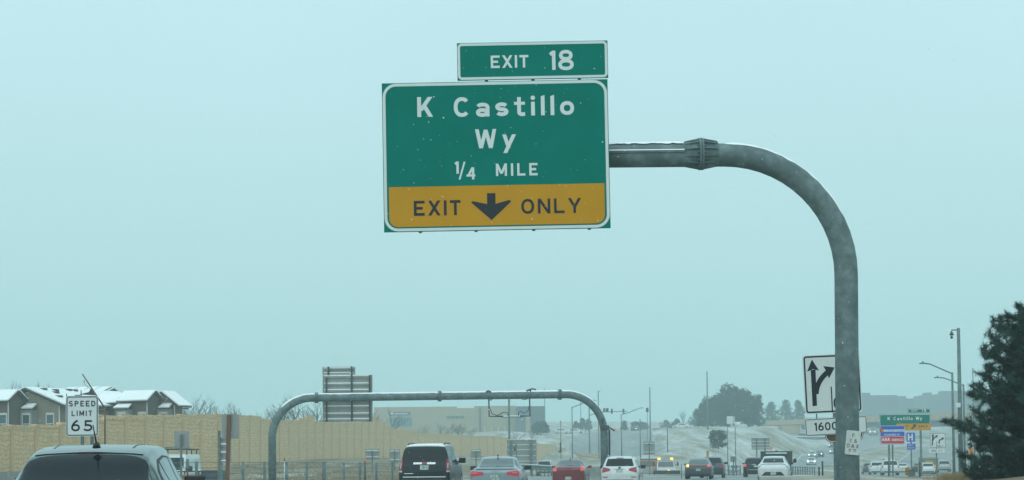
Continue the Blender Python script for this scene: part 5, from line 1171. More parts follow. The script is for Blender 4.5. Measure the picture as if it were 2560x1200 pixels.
back('grey sign back between the black SUV and the saloon roof', 1177, 1123, 1203, 1150, 165, (.08, .8))
back('large grey sign back with five snowy rails above the saloon', 1268, 1098, 1341, 1161, 185, (.1, .32, .56, .76, .97), (.13, .82), pw=.14)
back('upright grey sign back above the service lorry', 1609, 1103, 1637, 1137, 190, (.15, .8))
back('wide grey sign back on two posts on the snowy hillside', 1879, 1093, 1924, 1124, 215, (.08, .35, .62, .93), (.27, .73), pw=.07)
back('small grey sign back in front of the pale car below the hill', 1826, 1140, 1841, 1155, 175, (.9,), (.5,))
# rusty post with a grey sign back behind
t, p = root_at('traffic_sign', 'grey sign back on a leaning brown timber post left of the arch leg', 'road sign', 572, 1037, 66)
a, b = loc(t, 553, 1097, 66), loc(t, 596, 1035, 66); mb = MB(); plate(mb, a.x, b.x, a.z, b.z, .04, .06, .02); mb.build('panel', ALU, t)
q0, q1 = loc(t, 566, 1215, 66), loc(t, 572.5, 1037, 66); mb = MB(); w = .068; mb.hexa([(q0.x - w, -w, q0.z - 1), (q0.x + w, -w, q0.z - 1), (q0.x + w, w - .01, q0.z - 1), (q0.x - w, w - .01, q0.z - 1)], [(q1.x - w, -w, q1.z), (q1.x + w, -w, q1.z), (q1.x + w, w - .01, q1.z), (q1.x - w, w - .01, q1.z)]); mb.build('post', RUST, t)
back('narrow grey sign back with snowy rails behind the brown timber post', 545, 1094, 578, 1155, 76, (.0, .35, .68, .98), (.14,), post_extra=.3, pw=.05)

# ------------------------------------------------------------------ poles and lamps
def pole(name, label, cat, px, ptop, Y, r, taper=.7, group=None, sink=.3, lean=0):
    t, p = root_at(name, label, cat, px, ptop, Y, group); z = p.z - t.location.z
    mb = MB(); mb.tube([(lean, 0, -sink), (0, 0, z)], [r, r * taper], 10); mb.build('pole', GALV, t); return t, z
def arm(t, pts, Y, r=.05, name='arm', m=GALV):
    mb = MB(); mb.tube([loc(t, *q, Y) for q in pts], r, 8); return mb.build(name, m, t)
def head(t, px0, px1, py, Y, th=.09, snow=False):
    a, b = loc(t, px0, py, Y), loc(t, px1, py, Y); mb = MB(); mb.box(a.x, b.x, -.16, .16, a.z - th / 2, a.z + th / 2)
    mb.box((a.x + b.x) / 2 - .06, (a.x + b.x) / 2 + .06, -.05, .05, a.z + th / 2, a.z + th / 2 + .12); bev(mb.build('lamp_head', GALV, t), .02)
    if snow: mb = MB(); mb.box(a.x, b.x, -.15, .15, a.z + th / 2 + .002, a.z + th / 2 + .12); mb.build('snow', SNOW, t)
lg_ = 'street lamps'
Y = 140; t, z = pole('street_lamp', 'tall street lamp with a long arm, nearer of the two left of the pine', 'street lamp', 2380.5, 931, Y, .12, group=lg_); arm(t, [(2380, 934), (2350, 921), (2325, 910), (2314, 909)], Y, .05); head(t, 2299, 2315, 908.5, Y)
Y = 165; t, z = pole('street_lamp', 'street lamp with a lower arm, farther of the two left of the pine', 'street lamp', 2408.5, 961, Y, .12, group=lg_); arm(t, [(2408, 964), (2380, 952), (2360, 945), (2350, 944)], Y, .05); head(t, 2336, 2351, 944, Y)
Y = 118; t, z = pole('camera_pole', 'thick pole with a dangling dome camera, left of the pine', 'camera pole', 2396, 820, Y, .17, .62); arm(t, [(2396, 825), (2379, 825), (2379, 830)], Y, .04)
k = loc(t, 2379, 835, Y); mb = MB(); mb.tube([k + Vector((0, 0, .14)), k + Vector((0, 0, .02)), k + Vector((0, 0, -.04)), k + Vector((0, 0, -.1))], [.08, .1, .16, .10], 12); mb.ell(k + Vector((0, 0, -.22)), (.09, .09, .1)); mb.build('dome_camera', TRIM, t)
mb = MB(); q = loc(t, 2395, 1013, Y); mb.box(q.x - .2, q.x + .1, -.3, -.12, q.z - .15, q.z + .15); mb.build('cabinet', SWHITE, t)
pole('mast_pole', 'thin far mast just left of the pine top', 'pole', 2432, 920, 300, .12)
Y = 300; t, z = pole('street_lamp', 'street lamp left of the arch leg with its arm reaching up right', 'street lamp', 1430, 1017, Y, .11, group=lg_); arm(t, [(1430, 1019), (1448, 1012), (1462, 1006)], Y, .07); head(t, 1478, 1491, 1001, Y)
arm(t, [(1462, 1006), (1478, 1001.5)], Y, .06)
Y = 330; t, z = pole('street_lamp', 'street lamp right of the arch leg beside the slip road', 'street lamp', 1553, 1036, Y, .12, group=lg_); arm(t, [(1553, 1037), (1573, 1031), (1590, 1024), (1600, 1020)], Y, .07); head(t, 1600, 1608, 1020, Y)
Y = 210; t, z = pole('street_lamp', 'double lamp post with two flat snowy heads below the arch frames', 'street lamp', 1272.5, 998, Y, .12, 1, group=lg_); head(t, 1255, 1271.5, 1043, Y, .12, True); head(t, 1274.5, 1304, 1042.5, Y, .12, True)
pole('utility_pole', 'dark tall pole at the hilltop right of the traffic signals', 'pole', 1624.5, 968, 400, .17)
pole('utility_pole', 'tall thin pole standing before the dark pine clump', 'pole', 1767.5, 928, 430, .2)
Y = 420; t, z = pole('utility_pole', 'thin pole with a side bracket, above the right shoulder of the arch', 'pole', 1495.5, 977, Y, .17); arm(t, [(1495, 980), (1502, 976)], Y, .06)
pole('mast_pole', 'thin far pole rising from the trees left of the signals', 'pole', 1451.5, 1004, 520, .13)
pole('mast_pole', 'thin far pole beside the dark end of the store', 'pole', 1361.5, 970, 520, .14)
pole('mast_pole', 'thin pole over the plough lorry', 'pole', 1600, 1047, 260, .09)
pole('mast_pole', 'thin pole behind the upright sign back above the lorries', 'pole', 1668, 1055, 330, .12)
pole('mast_pole', 'left thin pole right of the lone hillside pine', 'pole', 1818.5, 1067, 235, .07)
pole('mast_pole', 'right thin pole right of the lone hillside pine', 'pole', 1838, 1068, 235, .08)
Y = 175; t, z = pole('camera_pole', 'short dark pole with a hanging unit behind the saloon mirror', 'camera pole', 1291.5, 1100, Y, .06, 1); arm(t, [(1291, 1112), (1287, 1119), (1288, 1128)], Y, .05, 'unit', TRIM)
k = loc(t, 1287, 1122, Y); mb = MB(); mb.ell(k, (.1, .1, .22)); mb.build('unit', TRIM, t)
Y = 260; t, z = pole('camera_pole', 'slim pole with an orange tip and a small camera above the red saloon', 'camera pole', 1401.5, 1052, Y, .06, 1)
k = loc(t, 1400, 1129, Y); mb = MB(); mb.ell(k, (.28, .2, .16)); mb.build('camera', TRIM, t); k = loc(t, 1401.5, 1056, Y); mb = MB(); mb.box(k.x - .12, k.x + .12, -.1, .1, k.z - .2, k.z + .2); mb.build('tip', SORANGE, t)
k = loc(t, 1401, 1118, Y); mb = MB(); mb.box(k.x - .1, k.x + .14, -.12, -.06, k.z - .5, k.z + .7); mb.build('box', TRIM, t)
# signals
Y = 430; t, z = pole('traffic_signal', 'traffic signal mast with a row of dark heads behind the right shoulder of the arch', 'traffic signal', 1473, 1018, Y, .2, .8)
arm(t, [(1473, 1039), (1490, 1033), (1508, 1030), (1568, 1028)], Y, .09)
for px, h in ((1510, 9), (1516, 9), (1519, 10), (1529.5, 12), (1558.5, 12)):
    k = loc(t, px, 1028 - (3 if px < 1525 else 0), Y); hh = h / S(Y) / 2; mb = MB(); mb.box(k.x - .22, k.x + .22, -.4, -.1, k.z - hh, k.z + hh)
    for i in (-1, 0, 1): mb.tube([(k.x, -.4, k.z + i * hh * .62), (k.x, -.58, k.z + i * hh * .62)], hh * .26, 8)
    bev(mb.build('signal_head', TRIM, t), .03)
Y = 400; t, z = pole('traffic_signal', 'single dark signal head on a slim pole beside the tall hilltop pole', 'traffic signal', 1618, 1018, Y, .06, 1)
k = loc(t, 1618, 1025, Y); mb = MB(); mb.box(k.x - .28, k.x + .28, -.3, .1, k.z - .45, k.z + .45); bev(mb.build('signal_head', TRIM, t), .04)
Y = 540; t, z = pole('stop_sign', 'far red stop sign at the hilltop', 'road sign', 1652, 1056, Y, .07, 1); k = loc(t, 1652, 1061, Y); mb = MB(); mb.prism([(k.x + .62 * math.cos(R(22.5 + 45 * i)), k.z + .62 * math.sin(R(22.5 + 45 * i))) for i in range(8)], -.1, -.08); q = mb.build('panel', mat('sign_red_faded', (.42, .10, .09), .5), t)
mb = MB(); text(mb, 'STOP', k.x - .45, k.x + .45, k.z - .2, .4, .18, 1, -.102); mb.build('lettering', SWHITE, q)
Y = 520; t, z = pole('road_work_sign', 'far orange work sign low on the slip road', 'road sign', 1537, 1071, Y, .06, 1); k = loc(t, 1537, 1075, Y); mb = MB(); mb.box(k.x - .55, k.x + .55, -.08, -.06, k.z - .35, k.z + .35); mb.build('panel', SORANGE, t)
Y = 290; t, z = pole('road_work_sign', 'small orange sign over the rack of the black pickup', 'road sign', 1927.5, 1116, Y, .04, 1); k = loc(t, 1927.5, 1120.5, Y); mb = MB(); mb.box(k.x - .22, k.x + .22, -.06, -.04, k.z - .22, k.z + .22); mb.build('panel', SORANGE, t)
Y = 130; t, z = pole('marker_sign', 'amber upright marker board above the charcoal saloon', 'marker', 1767, 1127, Y, .025, 1); k = loc(t, 1770, 1134, Y); mb = MB(); mb.box(k.x - .06, k.x + .06, -.05, -.03, k.z - .24, k.z + .22); mb.build('panel', SYEL, t)
Y = 255; t, z = pole('marker_sign', 'small amber object marker between the red saloon and the arch leg', 'marker', 1450, 1136, Y, .03, 1); k = loc(t, 1450, 1140, Y); mb = MB(); mb.box(k.x - .14, k.x + .14, -.06, -.04, k.z - .18, k.z + .18); mb.build('panel', SYEL, t)
Y = 60; t, z = pole('marker_sign', 'amber sign glimpsed through the lower branches of the pine', 'marker', 2427, 1119, Y, .03, 1); k = loc(t, 2427, 1129, Y); mb = MB(); mb.box(k.x - .06, k.x + .06, -.05, -.03, k.z - .1, k.z + .12); mb.build('panel', SORANGE, t)
Y = 110; t, z = pole('hazard_marker', 'striped amber and black marker board in front of the white saloon', 'marker', 2269, 1168, Y, .03, 1); k = loc(t, 2268, 1177.5, Y); mb = MB(); mb.box(k.x - .14, k.x + .14, -.06, -.04, k.z - .21, k.z + .21); q = mb.build('panel', SYEL, t)
mb = MB()
for i in range(-1, 2): zc = k.z + i * .16; mb.add([(k.x - .138, -.063, zc - .11), (k.x + .138, -.063, zc + .05), (k.x + .138, -.063, min(zc + .12, k.z + .205)), (k.x - .138, -.063, zc - .04)], [(0, 1, 2, 3)])
mb.build('stripe', SBLACK, q)
Y = 106; t, p = root_at('crash_cushion', 'grey box cushion at the barrier end beside the striped marker', 'crash cushion', 2281, 1174, Y); a, b = loc(t, 2274, 1215, Y), loc(t, 2287, 1174, Y); mb = MB(); mb.box(a.x, b.x, -.15, .3, -.3, b.z); bev(mb.build('box', mat('cushion_grey', (.10, .12, .11), .7, var=.2), t), .03)
mb = MB(); mb.box(a.x - .01, b.x + .01, -.16, .31, b.z - .06, b.z - .02); mb.build('lid', TRIM, t)
# slim delineator posts
def stake(label, px, pt, Y, r, m, tip=None, group='marker posts'):
    t, p = root_at('marker_post', label, 'marker post', px, pt, Y, group); z = p.z - t.location.z; mb = MB(); mb.tube([(0, 0, -.2), (0, 0, z)], r, 8); mb.build('post', m, t)
    if tip: mb = MB(); mb.tube([(0, 0, z - .16), (0, 0, z + .01)], r * 1.3, 8); mb.build('tip', tip, t)
stake('dark post right of the white fastback, shorter of the two', 2047.5, 1167, 60, .03, DARKST); stake('dark post right of the white fastback, taller of the two', 2056, 1153, 60, .03, DARKST)
stake('thin post left of the sponsor sign post', 2221, 1155, 92, .03, DARKST); stake('stout dark post right of the striped marker', 2299, 1155, 95, .05, DARKST)
stake('red tipped white snow stake left of the arch leg', 711, 1146, 105, .03, SWHITE, TAIL); stake('dark post with an orange tip left of the black SUV', 912.5, 1148, 100, .045, DARKST, SORANGE); stake('thin black post in the field left of the orange tipped one', 807.5, 1155, 105, .03, DARKST); stake('thin dark post left of the charcoal saloon', 1703.5, 1159, 130, .025, DARKST)

# ------------------------------------------------------------------ fences, barriers
fx = np.interp(np.arange(14), [0, 13], [0, 13]); posts_px = [366, 428, 491, 553, 607, 661, 716, 767, 812, 859, 900, 941, 981, 1020]
t = thing('wire_fence', 'wire field fence on grey posts running behind the traffic', 'fence', (0, 0, 0)); pts = []
for i, px in enumerate(posts_px):
    Y = 78 + i * 2.3; p = P(px, 1154 + (2 if i > 8 else 0), Y); zb = gz(p.x, p.y); pts.append((p.x, p.y, zb, p.z))
t.location = (pts[0][0], pts[0][1], pts[0][2]); o3 = Vector(t.location)
for x, y, zb, zt in pts:
    mb = MB(); mb.tube([Vector((x, y, zb - .3)) - o3, Vector((x, y, zt)) - o3], .072, 8); mb.build('post', GALV, t)
for f in (.97, .80, .62, .43, .25):
    mb = MB(); mb.tube([Vector((x, y - .08, zb + (zt - zb) * f)) - o3 for x, y, zb, zt in pts], .012, 5); mb.build('wire', GALV, t)
def rail(name, label, cat, pts_px, zlo, zhi, m=GALV, post_h=.7, step=1.9, snow=True, base=None):
    ps = [P(a, 1140, b) for a, b in pts_px]; ps = resample([Vector((p.x, p.y, 0)) for p in ps], step); ps = [Vector((p.x, p.y, gz(p.x, p.y))) for p in ps]
    t = thing(name, label, cat, ps[0]); o3 = ps[0]; n = len(ps)
    mb = MB(); prf = [(-.05, zlo), (-.10, zlo + (zhi - zlo) * .2), (-.04, zlo + (zhi - zlo) * .5), (-.10, zlo + (zhi - zlo) * .8), (-.05, zhi), (-.0, zhi), (-.0, zlo)]
    vs = []
    for i, p in enumerate(ps):
        d = (ps[min(i + 1, n - 1)] - ps[max(i - 1, 0)]); nrm = Vector((d.y, -d.x, 0)).normalized()
        vs += [p - o3 + nrm * (-a) + Vector((0, 0, z)) for a, z in prf]
    k = len(prf); mb.add(vs, [(i * k + j, i * k + (j + 1) % k, (i + 1) * k + (j + 1) % k, (i + 1) * k + j) for i in range(n - 1) for j in range(k)]); mb.build('beam', m, t)
    for p in ps: mb = MB(); q = p - o3; mb.box(q.x - .06, q.x + .06, q.y + .08, q.y + .2, q.z - .3, q.z + zhi - .03); mb.build('post', m, t)
    if snow: mb = MB(); mb.tube([p - o3 + Vector((0, .03, zhi + .02)) for p in ps], .045, 6); mb.build('snow', SNOW, t)
    return t
rail('guard_rail', 'steel guard rail with a snowy top between the two saloons', 'guard rail', [(1296, 150), (1330, 155), (1390, 168)], .62, 1.0)
def slatfence(label, pts_px, h, step, m=GALV):
    ps = [P(a, 1140, b) for a, b in pts_px]; ps = resample([Vector((p.x, p.y, 0)) for p in ps], step); ps = [Vector((p.x, p.y, gz(p.x, p.y))) for p in ps]
    t = thing('post_fence', label, 'fence', ps[0]); o3 = ps[0]
    for p in ps: mb = MB(); q = p - o3; mb.box(q.x - .06, q.x + .06, q.y - .06, q.y + .06, q.z - .3, q.z + h); mb.build('post', m, t)
    for f in (.5, .9): mb = MB(); mb.tube([p - o3 + Vector((0, -.07, h * f)) for p in ps], .03, 5); mb.build('wire', m, t)
slatfence('low post fence right of the white fastback along the median', [(1976, 205), (2036, 208)], 1.0, .42)
slatfence('low post fence below the hillside sign, between the dark SUVs', [(1812, 190), (1850, 192)], 1.1, .6)
t, p = root_at('concrete_barrier', 'pale concrete barrier block at the foot of the white fastback', 'barrier', 1955, 1191, 70)
a, b = loc(t, 1898, 1192, 70), loc(t, 2031, 1190, 70); mb = MB()
prf = [(-.3, -.3), (-.3, .08), (-.18, .3), (-.08, b.z), (.08, b.z), (.18, .3), (.3, .08), (.3, -.3)]
vs = [(a.x, y, z) for y, z in prf] + [(b.x, y, z) for y, z in prf]; n = len(prf); mb.add(vs, [tuple(range(n)), tuple(range(2 * n - 1, n - 1, -1))] + [(i, i + n, (i + 1) % n + n, (i + 1) % n) for i in range(n)]); bev(mb.build('barrier_block', CONC, t), .02)
mb = MB(); mb.box(a.x + .02, b.x - .02, -.07, .07, b.z + .002, b.z + .02); mb.build('snow', SNOW, t)
def barrier(label, x0, x1, Y0, Y1, ptop):
    p0, p1 = P(x0, ptop, Y0), P(x1, ptop, Y1); z0 = gz(p0.x, p0.y); t = thing('concrete_barrier', label, 'barrier', (p0.x, p0.y, z0)); d = (p1 - p0); ln = Vector((d.x, d.y, 0)).length; hh = p0.z - z0
    mb = MB(); prf = [(-.3, -.6), (-.3, .08), (-.18, .3), (-.08, hh), (.08, hh), (.18, .3), (.3, .08), (.3, -.6)]; n = len(prf)
    vs = [(0, y, z) for y, z in prf] + [(ln, y, z) for y, z in prf]; mb.add(vs, [tuple(range(n)), tuple(range(2 * n - 1, n - 1, -1))] + [(i, i + n, (i + 1) % n + n, (i + 1) % n) for i in range(n)]); o = mb.build('barrier_block', CONC, t); t.rotation_euler.z = math.atan2(d.y, d.x)
barrier('grey concrete barrier at the left edge behind the dark hatchback', -60, 62, 58, 64, 1182)
barrier('grey concrete barrier behind the red saloon, running to the arch leg', 1455, 1525, 104, 107, 1167.5)
# ------------------------------------------------------------------ apartment houses behind the wall
STUC = mat('tan_stucco', (.23, .20, .155), .95, var=.1, scale=1.5, bump=.1); BRN = mat('brown_siding', (.115, .095, .08), .9, var=.12, stretch=(.3, .3, 6)); WTRIM = mat('white_trim', (.55, .57, .56), .7, var=.05); DROOF = mat('dark_fascia', (.07, .06, .055), .8, var=.15)
def slab(mb, pts, th):
    """roof plane with thickness; pts run round the plane"""
    n = len(pts); a = [Vector(p) for p in pts]; nn = (a[1] - a[0]).cross(a[2] - a[0]).normalized()
    if nn.z < 0: nn = -nn
    vs = a + [p + nn * th for p in a]; return mb.add(vs, [tuple(range(n)), tuple(range(2 * n - 1, n - 1, -1))] + [(i, (i + 1) % n, (i + 1) % n + n, i + n) for i in range(n)])
def roof(t, planes, name='roof'):
    mb = MB(); sn = MB()
    for pl in planes:
        slab(mb, pl, .14); a = [Vector(p) for p in pl]; nn = (a[1] - a[0]).cross(a[2] - a[0]).normalized(); nn = nn if nn.z > 0 else -nn
        c = sum(a, Vector()) / len(a); slab(sn, [c + (p - c) * .985 + nn * .145 for p in a], .13)
    r = mb.build(name, DROOF, t); sn.build('snow', SNOW, r); return r
def window(t, x, y, z0, z1, w, wallm=None):
    mb = MB(); f = .09
    for a, b, c, d in ((x - w / 2, x + w / 2, z0, z0 + f), (x - w / 2, x + w / 2, z1 - f * 2.2, z1), (x - w / 2, x - w / 2 + f, z0 + f, z1 - f * 2.2), (x + w / 2 - f, x + w / 2, z0 + f, z1 - f * 2.2), (x - w / 2 + f, x + w / 2 - f, (z0 + z1) / 2 - .04, (z0 + z1) / 2 + .04), (x - .025, x + .025, z0 + f, (z0 + z1) / 2 - .04)):
        mb.box(a, b, y - .07, y + .02, c, d)
    fr = mb.build('window', WTRIM, t); mb = MB(); mb.box(x - w / 2 + f * .8, x + w / 2 - f * .8, y - .03, y + .01, z0 + f * .8, z1 - f * 2); mb.build('pane', GLASSL, fr)
def house(label, px, py, Y, sc=1.0, yaw=-24, wing=3.2, main=4.2, vents=True, dz=0.0, yb=13.0):
    """px,py: photo place of the small gable's peak"""
    p = P(px, py, Y); zg = -1.5; t = thing('apartment_house', label, 'house', (p.x, p.y, zg), (0, 0, R(yaw)), 'apartment houses behind the sound wall'); t.scale = (sc,) * 3
    Hp = (p.z - zg) / sc
    # main block: ridge runs away from the street; the small wing in front of it ends in a gable facing right
    zr, ze = Hp + .25 + dz, Hp - 1.35
    xl, xr = -3.8, main; y0 = 1.0
    mb = MB(); xa = -.1
    mb.add([(xl, y0, 0), (xr - .5, y0, 0), (xr - .5, y0, ze), (xa, y0, zr - .2), (xl, y0, ze), (xl, yb, 0), (xr - .5, yb, 0), (xr - .5, yb, ze), (xa, yb, zr - .2), (xl, yb, ze)], [(0, 1, 2, 3, 4), (9, 8, 7, 6, 5), (1, 6, 7, 2), (0, 4, 9, 5)]); w = mb.build('wall', STUC, t)
    sl = (zr - ze) / (xr - xa)
    rf = roof(t, [[(xa, y0 - .5, zr), (xr + .35, y0 - .5, zr - sl * (xr + .35 - xa)), (xr + .35, yb + .4, zr - sl * (xr + .35 - xa)), (xa, yb + .4, zr)], [(xa - .002, y0 - .5, zr), (xa - .002, yb + .4, zr), (xl - .4, yb + .4, zr - sl * (xa - xl + .4)), (xl - .4, y0 - .5, zr - sl * (xa - xl + .4))]])
    if vents:
        mb = MB()
        for k in range(12):
            x = rnd.uniform(.3, xr - .4); y = rnd.uniform(1.5, max(2, yb - 2)); z = zr - sl * (x - xa) + .2
            if k < 8: mb.box(x - .3, x + .3, y - .25, y + .25, z, z + .2)
            else: mb.tube([(x, y, z - .1), (x, y, z + .75)], .05, 6)
        mb.build('vent', DROOF, rf)
    # cross wing
    wl = -wing - .6; hw = 1.5; zw = Hp; zwe = Hp - 1.05; yc = -.35
    mb = MB(); mb.add([(wl, yc - hw + .35, 0), (-.35, yc - hw + .35, 0), (-.35, yc + hw - .1, 0), (wl, yc + hw - .1, 0), (wl, yc - hw + .35, zwe), (-.35, yc - hw + .35, zwe), (-.35, yc + hw - .1, zwe), (wl, yc + hw - .1, zwe), (-.35, yc, zw - .15), (wl, yc, zw - .15)],
        [(0, 1, 5, 4), (1, 2, 6, 8, 5), (3, 0, 4, 9, 7)]); mb.build('wing_wall', BRN, t)
    roof(t, [[(wl - .3, yc, zw), (.0, yc, zw), (.0, yc - hw, zwe), (wl - .3, yc - hw, zwe)], [(wl - .3, yc + .002, zw), (.0, yc + .002, zw), (.0, yc + hw, zwe), (wl - .3, yc + hw, zwe)]], 'wing_roof')
    # lean-to roofs over the bays
    yf = yc - hw + .35
    roof(t, [[(wl - .2, yf - .05, zwe - .35), (wl + 1.5, yf - .05, zwe - .35), (wl + 1.7, yf - .95, zwe - .75), (wl - .2, yf - .95, zwe - .75)]], 'bay_roof')
    roof(t, [[(.0, y0 - .02, zwe - .30), (1.1, y0 - .02, zwe - .30), (1.35, y0 - 1.0, zwe - .72), (.0, y0 - 1.0, zwe - .72)]], 'bay_roof')
    mb = MB(); mb.box(-.30, 1.1, y0 - .85, y0 - .003, 0, zwe - .70); mb.build('bay_wall', mat('pale_siding', (.25, .255, .245), .9, var=.08, stretch=(.3, .3, 6)), t); mb = MB(); mb.box(wl - .1, wl + 1.5, yf - .8, yf - .003, 0, zwe - .74); mb.build('bay_wall', MATS['pale_siding'], t)
    for x, y in ((wl + .7, yf - .8), (.45, y0 - .85), (-.95, yf), (xr - 1.6, y0)): window(t, x, y, zwe - 3.1, zwe - 1.0, .95)
    mb = MB(); mb.tube([(xr - .45, y0 - .1, 0), (xr - .45, y0 - .1, ze)], .06, 6); mb.build('downpipe', WTRIM, t); mb = MB(); mb.tube([(-.30, yf - .06, 0), (-.30, yf - .06, zwe)], .05, 6); mb.build('downpipe', WTRIM, t)
    return t
house('leftmost snowy roofed apartment house, cut by the left edge', 54, 979, 172, yb=15)
house('snowy roofed apartment house right of the leftmost, behind the speed limit sign', 168, 988, 182, main=5.6, dz=-.1, yb=3.2)
house('snowy roofed apartment house with a small front gable just right of the speed limit sign', 346, 986, 178, .92, wing=3.6, main=2.4, vents=False, dz=-.1, yb=5)
house('rightmost snowy roofed apartment house, nearest the bare trees', 396, 980, 176, .95, wing=3.0, main=1.8, vents=False, dz=-.3, yb=2.4)
# long roof behind, with panels standing in rows
p = P(186, 973, 206); t = thing('apartment_house', 'long low snowy roof with a line of solar panels behind the speed limit sign', 'house', (p.x, p.y, -1), (0, 0, R(-10)), 'apartment houses behind the sound wall'); zr = p.z + 1
mb = MB(); mb.box(-2.2, 3.2, .5, 7, 0, zr - 1); mb.build('wall', STUC, t); rf = roof(t, [[(-2.6, 3.0, zr), (3.6, 3.0, zr), (3.6, -.2, zr - .75), (-2.6, -.2, zr - .75)], [(-2.6, 3.002, zr), (3.6, 3.002, zr), (3.6, 7.4, zr - 1.1), (-2.6, 7.4, zr - 1.1)]])
for i in range(4):
    x = -1.9 + i * 1.35; mb = MB(); slab(mb, [(x, 2.8, zr + .26), (x + 1.25, 2.8, zr + .26), (x + 1.25, .2, zr - .35), (x, .2, zr - .35)], .06); sp = mb.build('solar_panel', DROOF, rf); 
    mb = MB(); slab(mb, [(x + .03, 2.75, zr + .33), (x + 1.22, 2.75, zr + .33), (x + 1.22, .3, zr - .24), (x + .03, .3, zr - .24)], .06); mb.build('panel_snow', SNOW, rf)
# leaning pole with a lamp and a torn dark cowl
Y = 120; p = P(247, 992, Y); t = thing('leaning_pole', 'leaning pole with a small dangling lamp sticking up behind the speed limit sign', 'pole', (p.x, p.y, gz(p.x, p.y)))
q0, q1 = loc(t, 262, 1020, Y), loc(t, 206, 935, Y); mb = MB(); mb.tube([(q0.x, .1, -.3), (q0.x, .05, q0.z - .6), q0], .05, 7); mb.tube([q0, q1], [.055, .04], 7); mb.build('pole', RUST, t)
mb = MB(); k = loc(t, 210, 952, Y); mb.ell(k, (.08, .08, .1)); mb.tube([loc(t, 213, 946, Y), k], .03, 5); mb.build('lamp', SWHITE, t)
mb = MB(); mb.tube([k] + [loc(t, *q, Y) for q in ((212, 961), (217, 966), (225, 971))], .014, 5); mb.build('cable', TRIM, t)
mb = MB(); A4 = [loc(t, *q, Y) for q in ((199, 986), (222, 980), (228, 971), (236, 988))]; mb.add([v + Vector((0, 0, 0)) for v in A4] + [v + Vector((0, .3, 0)) for v in A4], [(0, 3, 2, 1), (4, 5, 6, 7), (0, 1, 5, 4), (1, 2, 6, 5), (2, 3, 7, 6), (3, 0, 4, 7)]); mb.build('cowl', TRIM, t)

# ------------------------------------------------------------------ big store in the haze, overpass, far blocks
STORE = mat('store_tan', (.36, .30, .20), .95, var=.08, scale=.3); STORED = mat('store_grey', (.09, .115, .135), .9, var=.08, scale=.3); SGLASS = mat('store_glass', (.05, .14, .17), .1, var=.2, spec=.6)
def block(t, m, x0, x1, ptop, Y0, Y1, name='wall', zlow=None, dep=None):
    a, b = P(x0, ptop, Y0), P(x1, ptop, Y0); o3 = t.location; z0 = (gz(a.x, Y0) - 3 if zlow is None else zlow); mb = MB(); mb.box(a.x - o3.x, b.x - o3.x, Y0 - o3.y, Y1 - o3.y, z0 - o3.z, (a.z + b.z) / 2 - o3.z); return mb.build(name, m, t)
Y = 580; p = P(1130, 1085, Y); t = thing('store_building', 'big tan box store fading into the haze, with a dark wing at its right end', 'building', (p.x, p.y, gz(p.x, p.y)))
block(t, STORE, 935, 1141, 1017, Y, Y + 50); block(t, STORE, 1141.2, 1185, 1020, Y, Y + 50); block(t, STORE, 1185.2, 1289, 1014.5, Y, Y + 50)
block(t, STORED, 1289.5, 1363, 1015.5, Y - 6, Y + 60, 'dark_wing'); block(t, STORE, 1314, 1326, 1042, Y - 6.3, Y - 6.02, 'light_panel'); block(t, STORED, 1198, 1202, 1018, Y - .5, Y - .02, 'downpipe')
def sheet(t, name, m, x0, y0, x1, y1, Y, th=.2): a, b = P(x0, y1, Y), P(x1, y0, Y); o3 = t.location; mb = MB(); mb.box(a.x - o3.x, b.x - o3.x, Y - th - o3.y, Y - .01 - o3.y, a.z - o3.z, b.z - o3.z); return mb.build(name, m, t)
q = sheet(t, 'sign_band', STORED, 973, 1029.5, 1027, 1039, Y)
mb = MB()
for a, b in ((975.5, 983), (987, 990), (991, 995), (996, 1000), (1001, 1004), (1005, 1008), (1009, 1012), (1014, 1018)):
    k0, k1 = P(a, 1036, Y - .4), P(b, 1031.5 if a < 980 else 1033, Y - .4); mb.box(k0.x - t.location.x, k1.x - t.location.x, -.4, -.22, k0.z - t.location.z, k1.z - t.location.z)
mb.build('sign_marks', SWHITE, q)
q = sheet(t, 'glazing', SGLASS, 975, 1044, 1030, 1066, Y); mb = MB()
for px in range(981, 1030, 7): k0, k1 = P(px, 1066, Y - .3), P(px, 1044, Y - .3); mb.box(k0.x - t.location.x - .06, k0.x - t.location.x + .06, -.32, -.21, k0.z - t.location.z, k1.z - t.location.z)
mb.build('mullion', ALU, q)
for a, b in ((1117, 1126), (1127.5, 1137), (1138, 1149), (1150.5, 1160)): sheet(t, 'sign_letter_block', STORED, a, 1040, b, 1045.5, Y)
sheet(t, 'roof_snow', SNOW, 1141.5, 1018.5, 1184.5, 1020, Y + 6)
for k_ in (1211, 1228, 1245, 1262): sheet(t, 'door_frame', SWHITE, k_, 1066, k_ + 1.2, 1082, Y)
# overpass
Y = 625; OVT = mat('overpass_tan', (.40, .29, .18), .95, var=.06, scale=.4)
p = P(2060, 1092, Y); t = thing('overpass', 'tan road bridge over the far carriageways, behind the green signs on the right', 'bridge', (p.x, p.y, gz(p.x, p.y)))
o3 = t.location; WX = Vector((.25, .97, 0)) * 13
def span(m, x0, y0t, y0b, x1, y1t, y1b, name, dy=0.0, Ya=625, Yb=552):
    a, b, c_, d_ = P(x0, y0b, Ya) - o3, P(x1, y1b, Yb) - o3, P(x0, y0t, Ya) - o3, P(x1, y1t, Yb) - o3; sh = Vector((0, dy, 0))
    mb = MB(); mb.hexa([a + sh, b + sh, b + WX - sh, a + WX - sh], [c_ + sh, d_ + sh, d_ + WX - sh, c_ + WX - sh]); return mb.build(name, m, t)
span(OVT, 1903, 1052.5, 1064, 2480, 1027, 1046, 'parapet'); span(STORED, 2003, 1060, 1073, 2480, 1046.3, 1062, 'girder', .5, 612, 552.5)
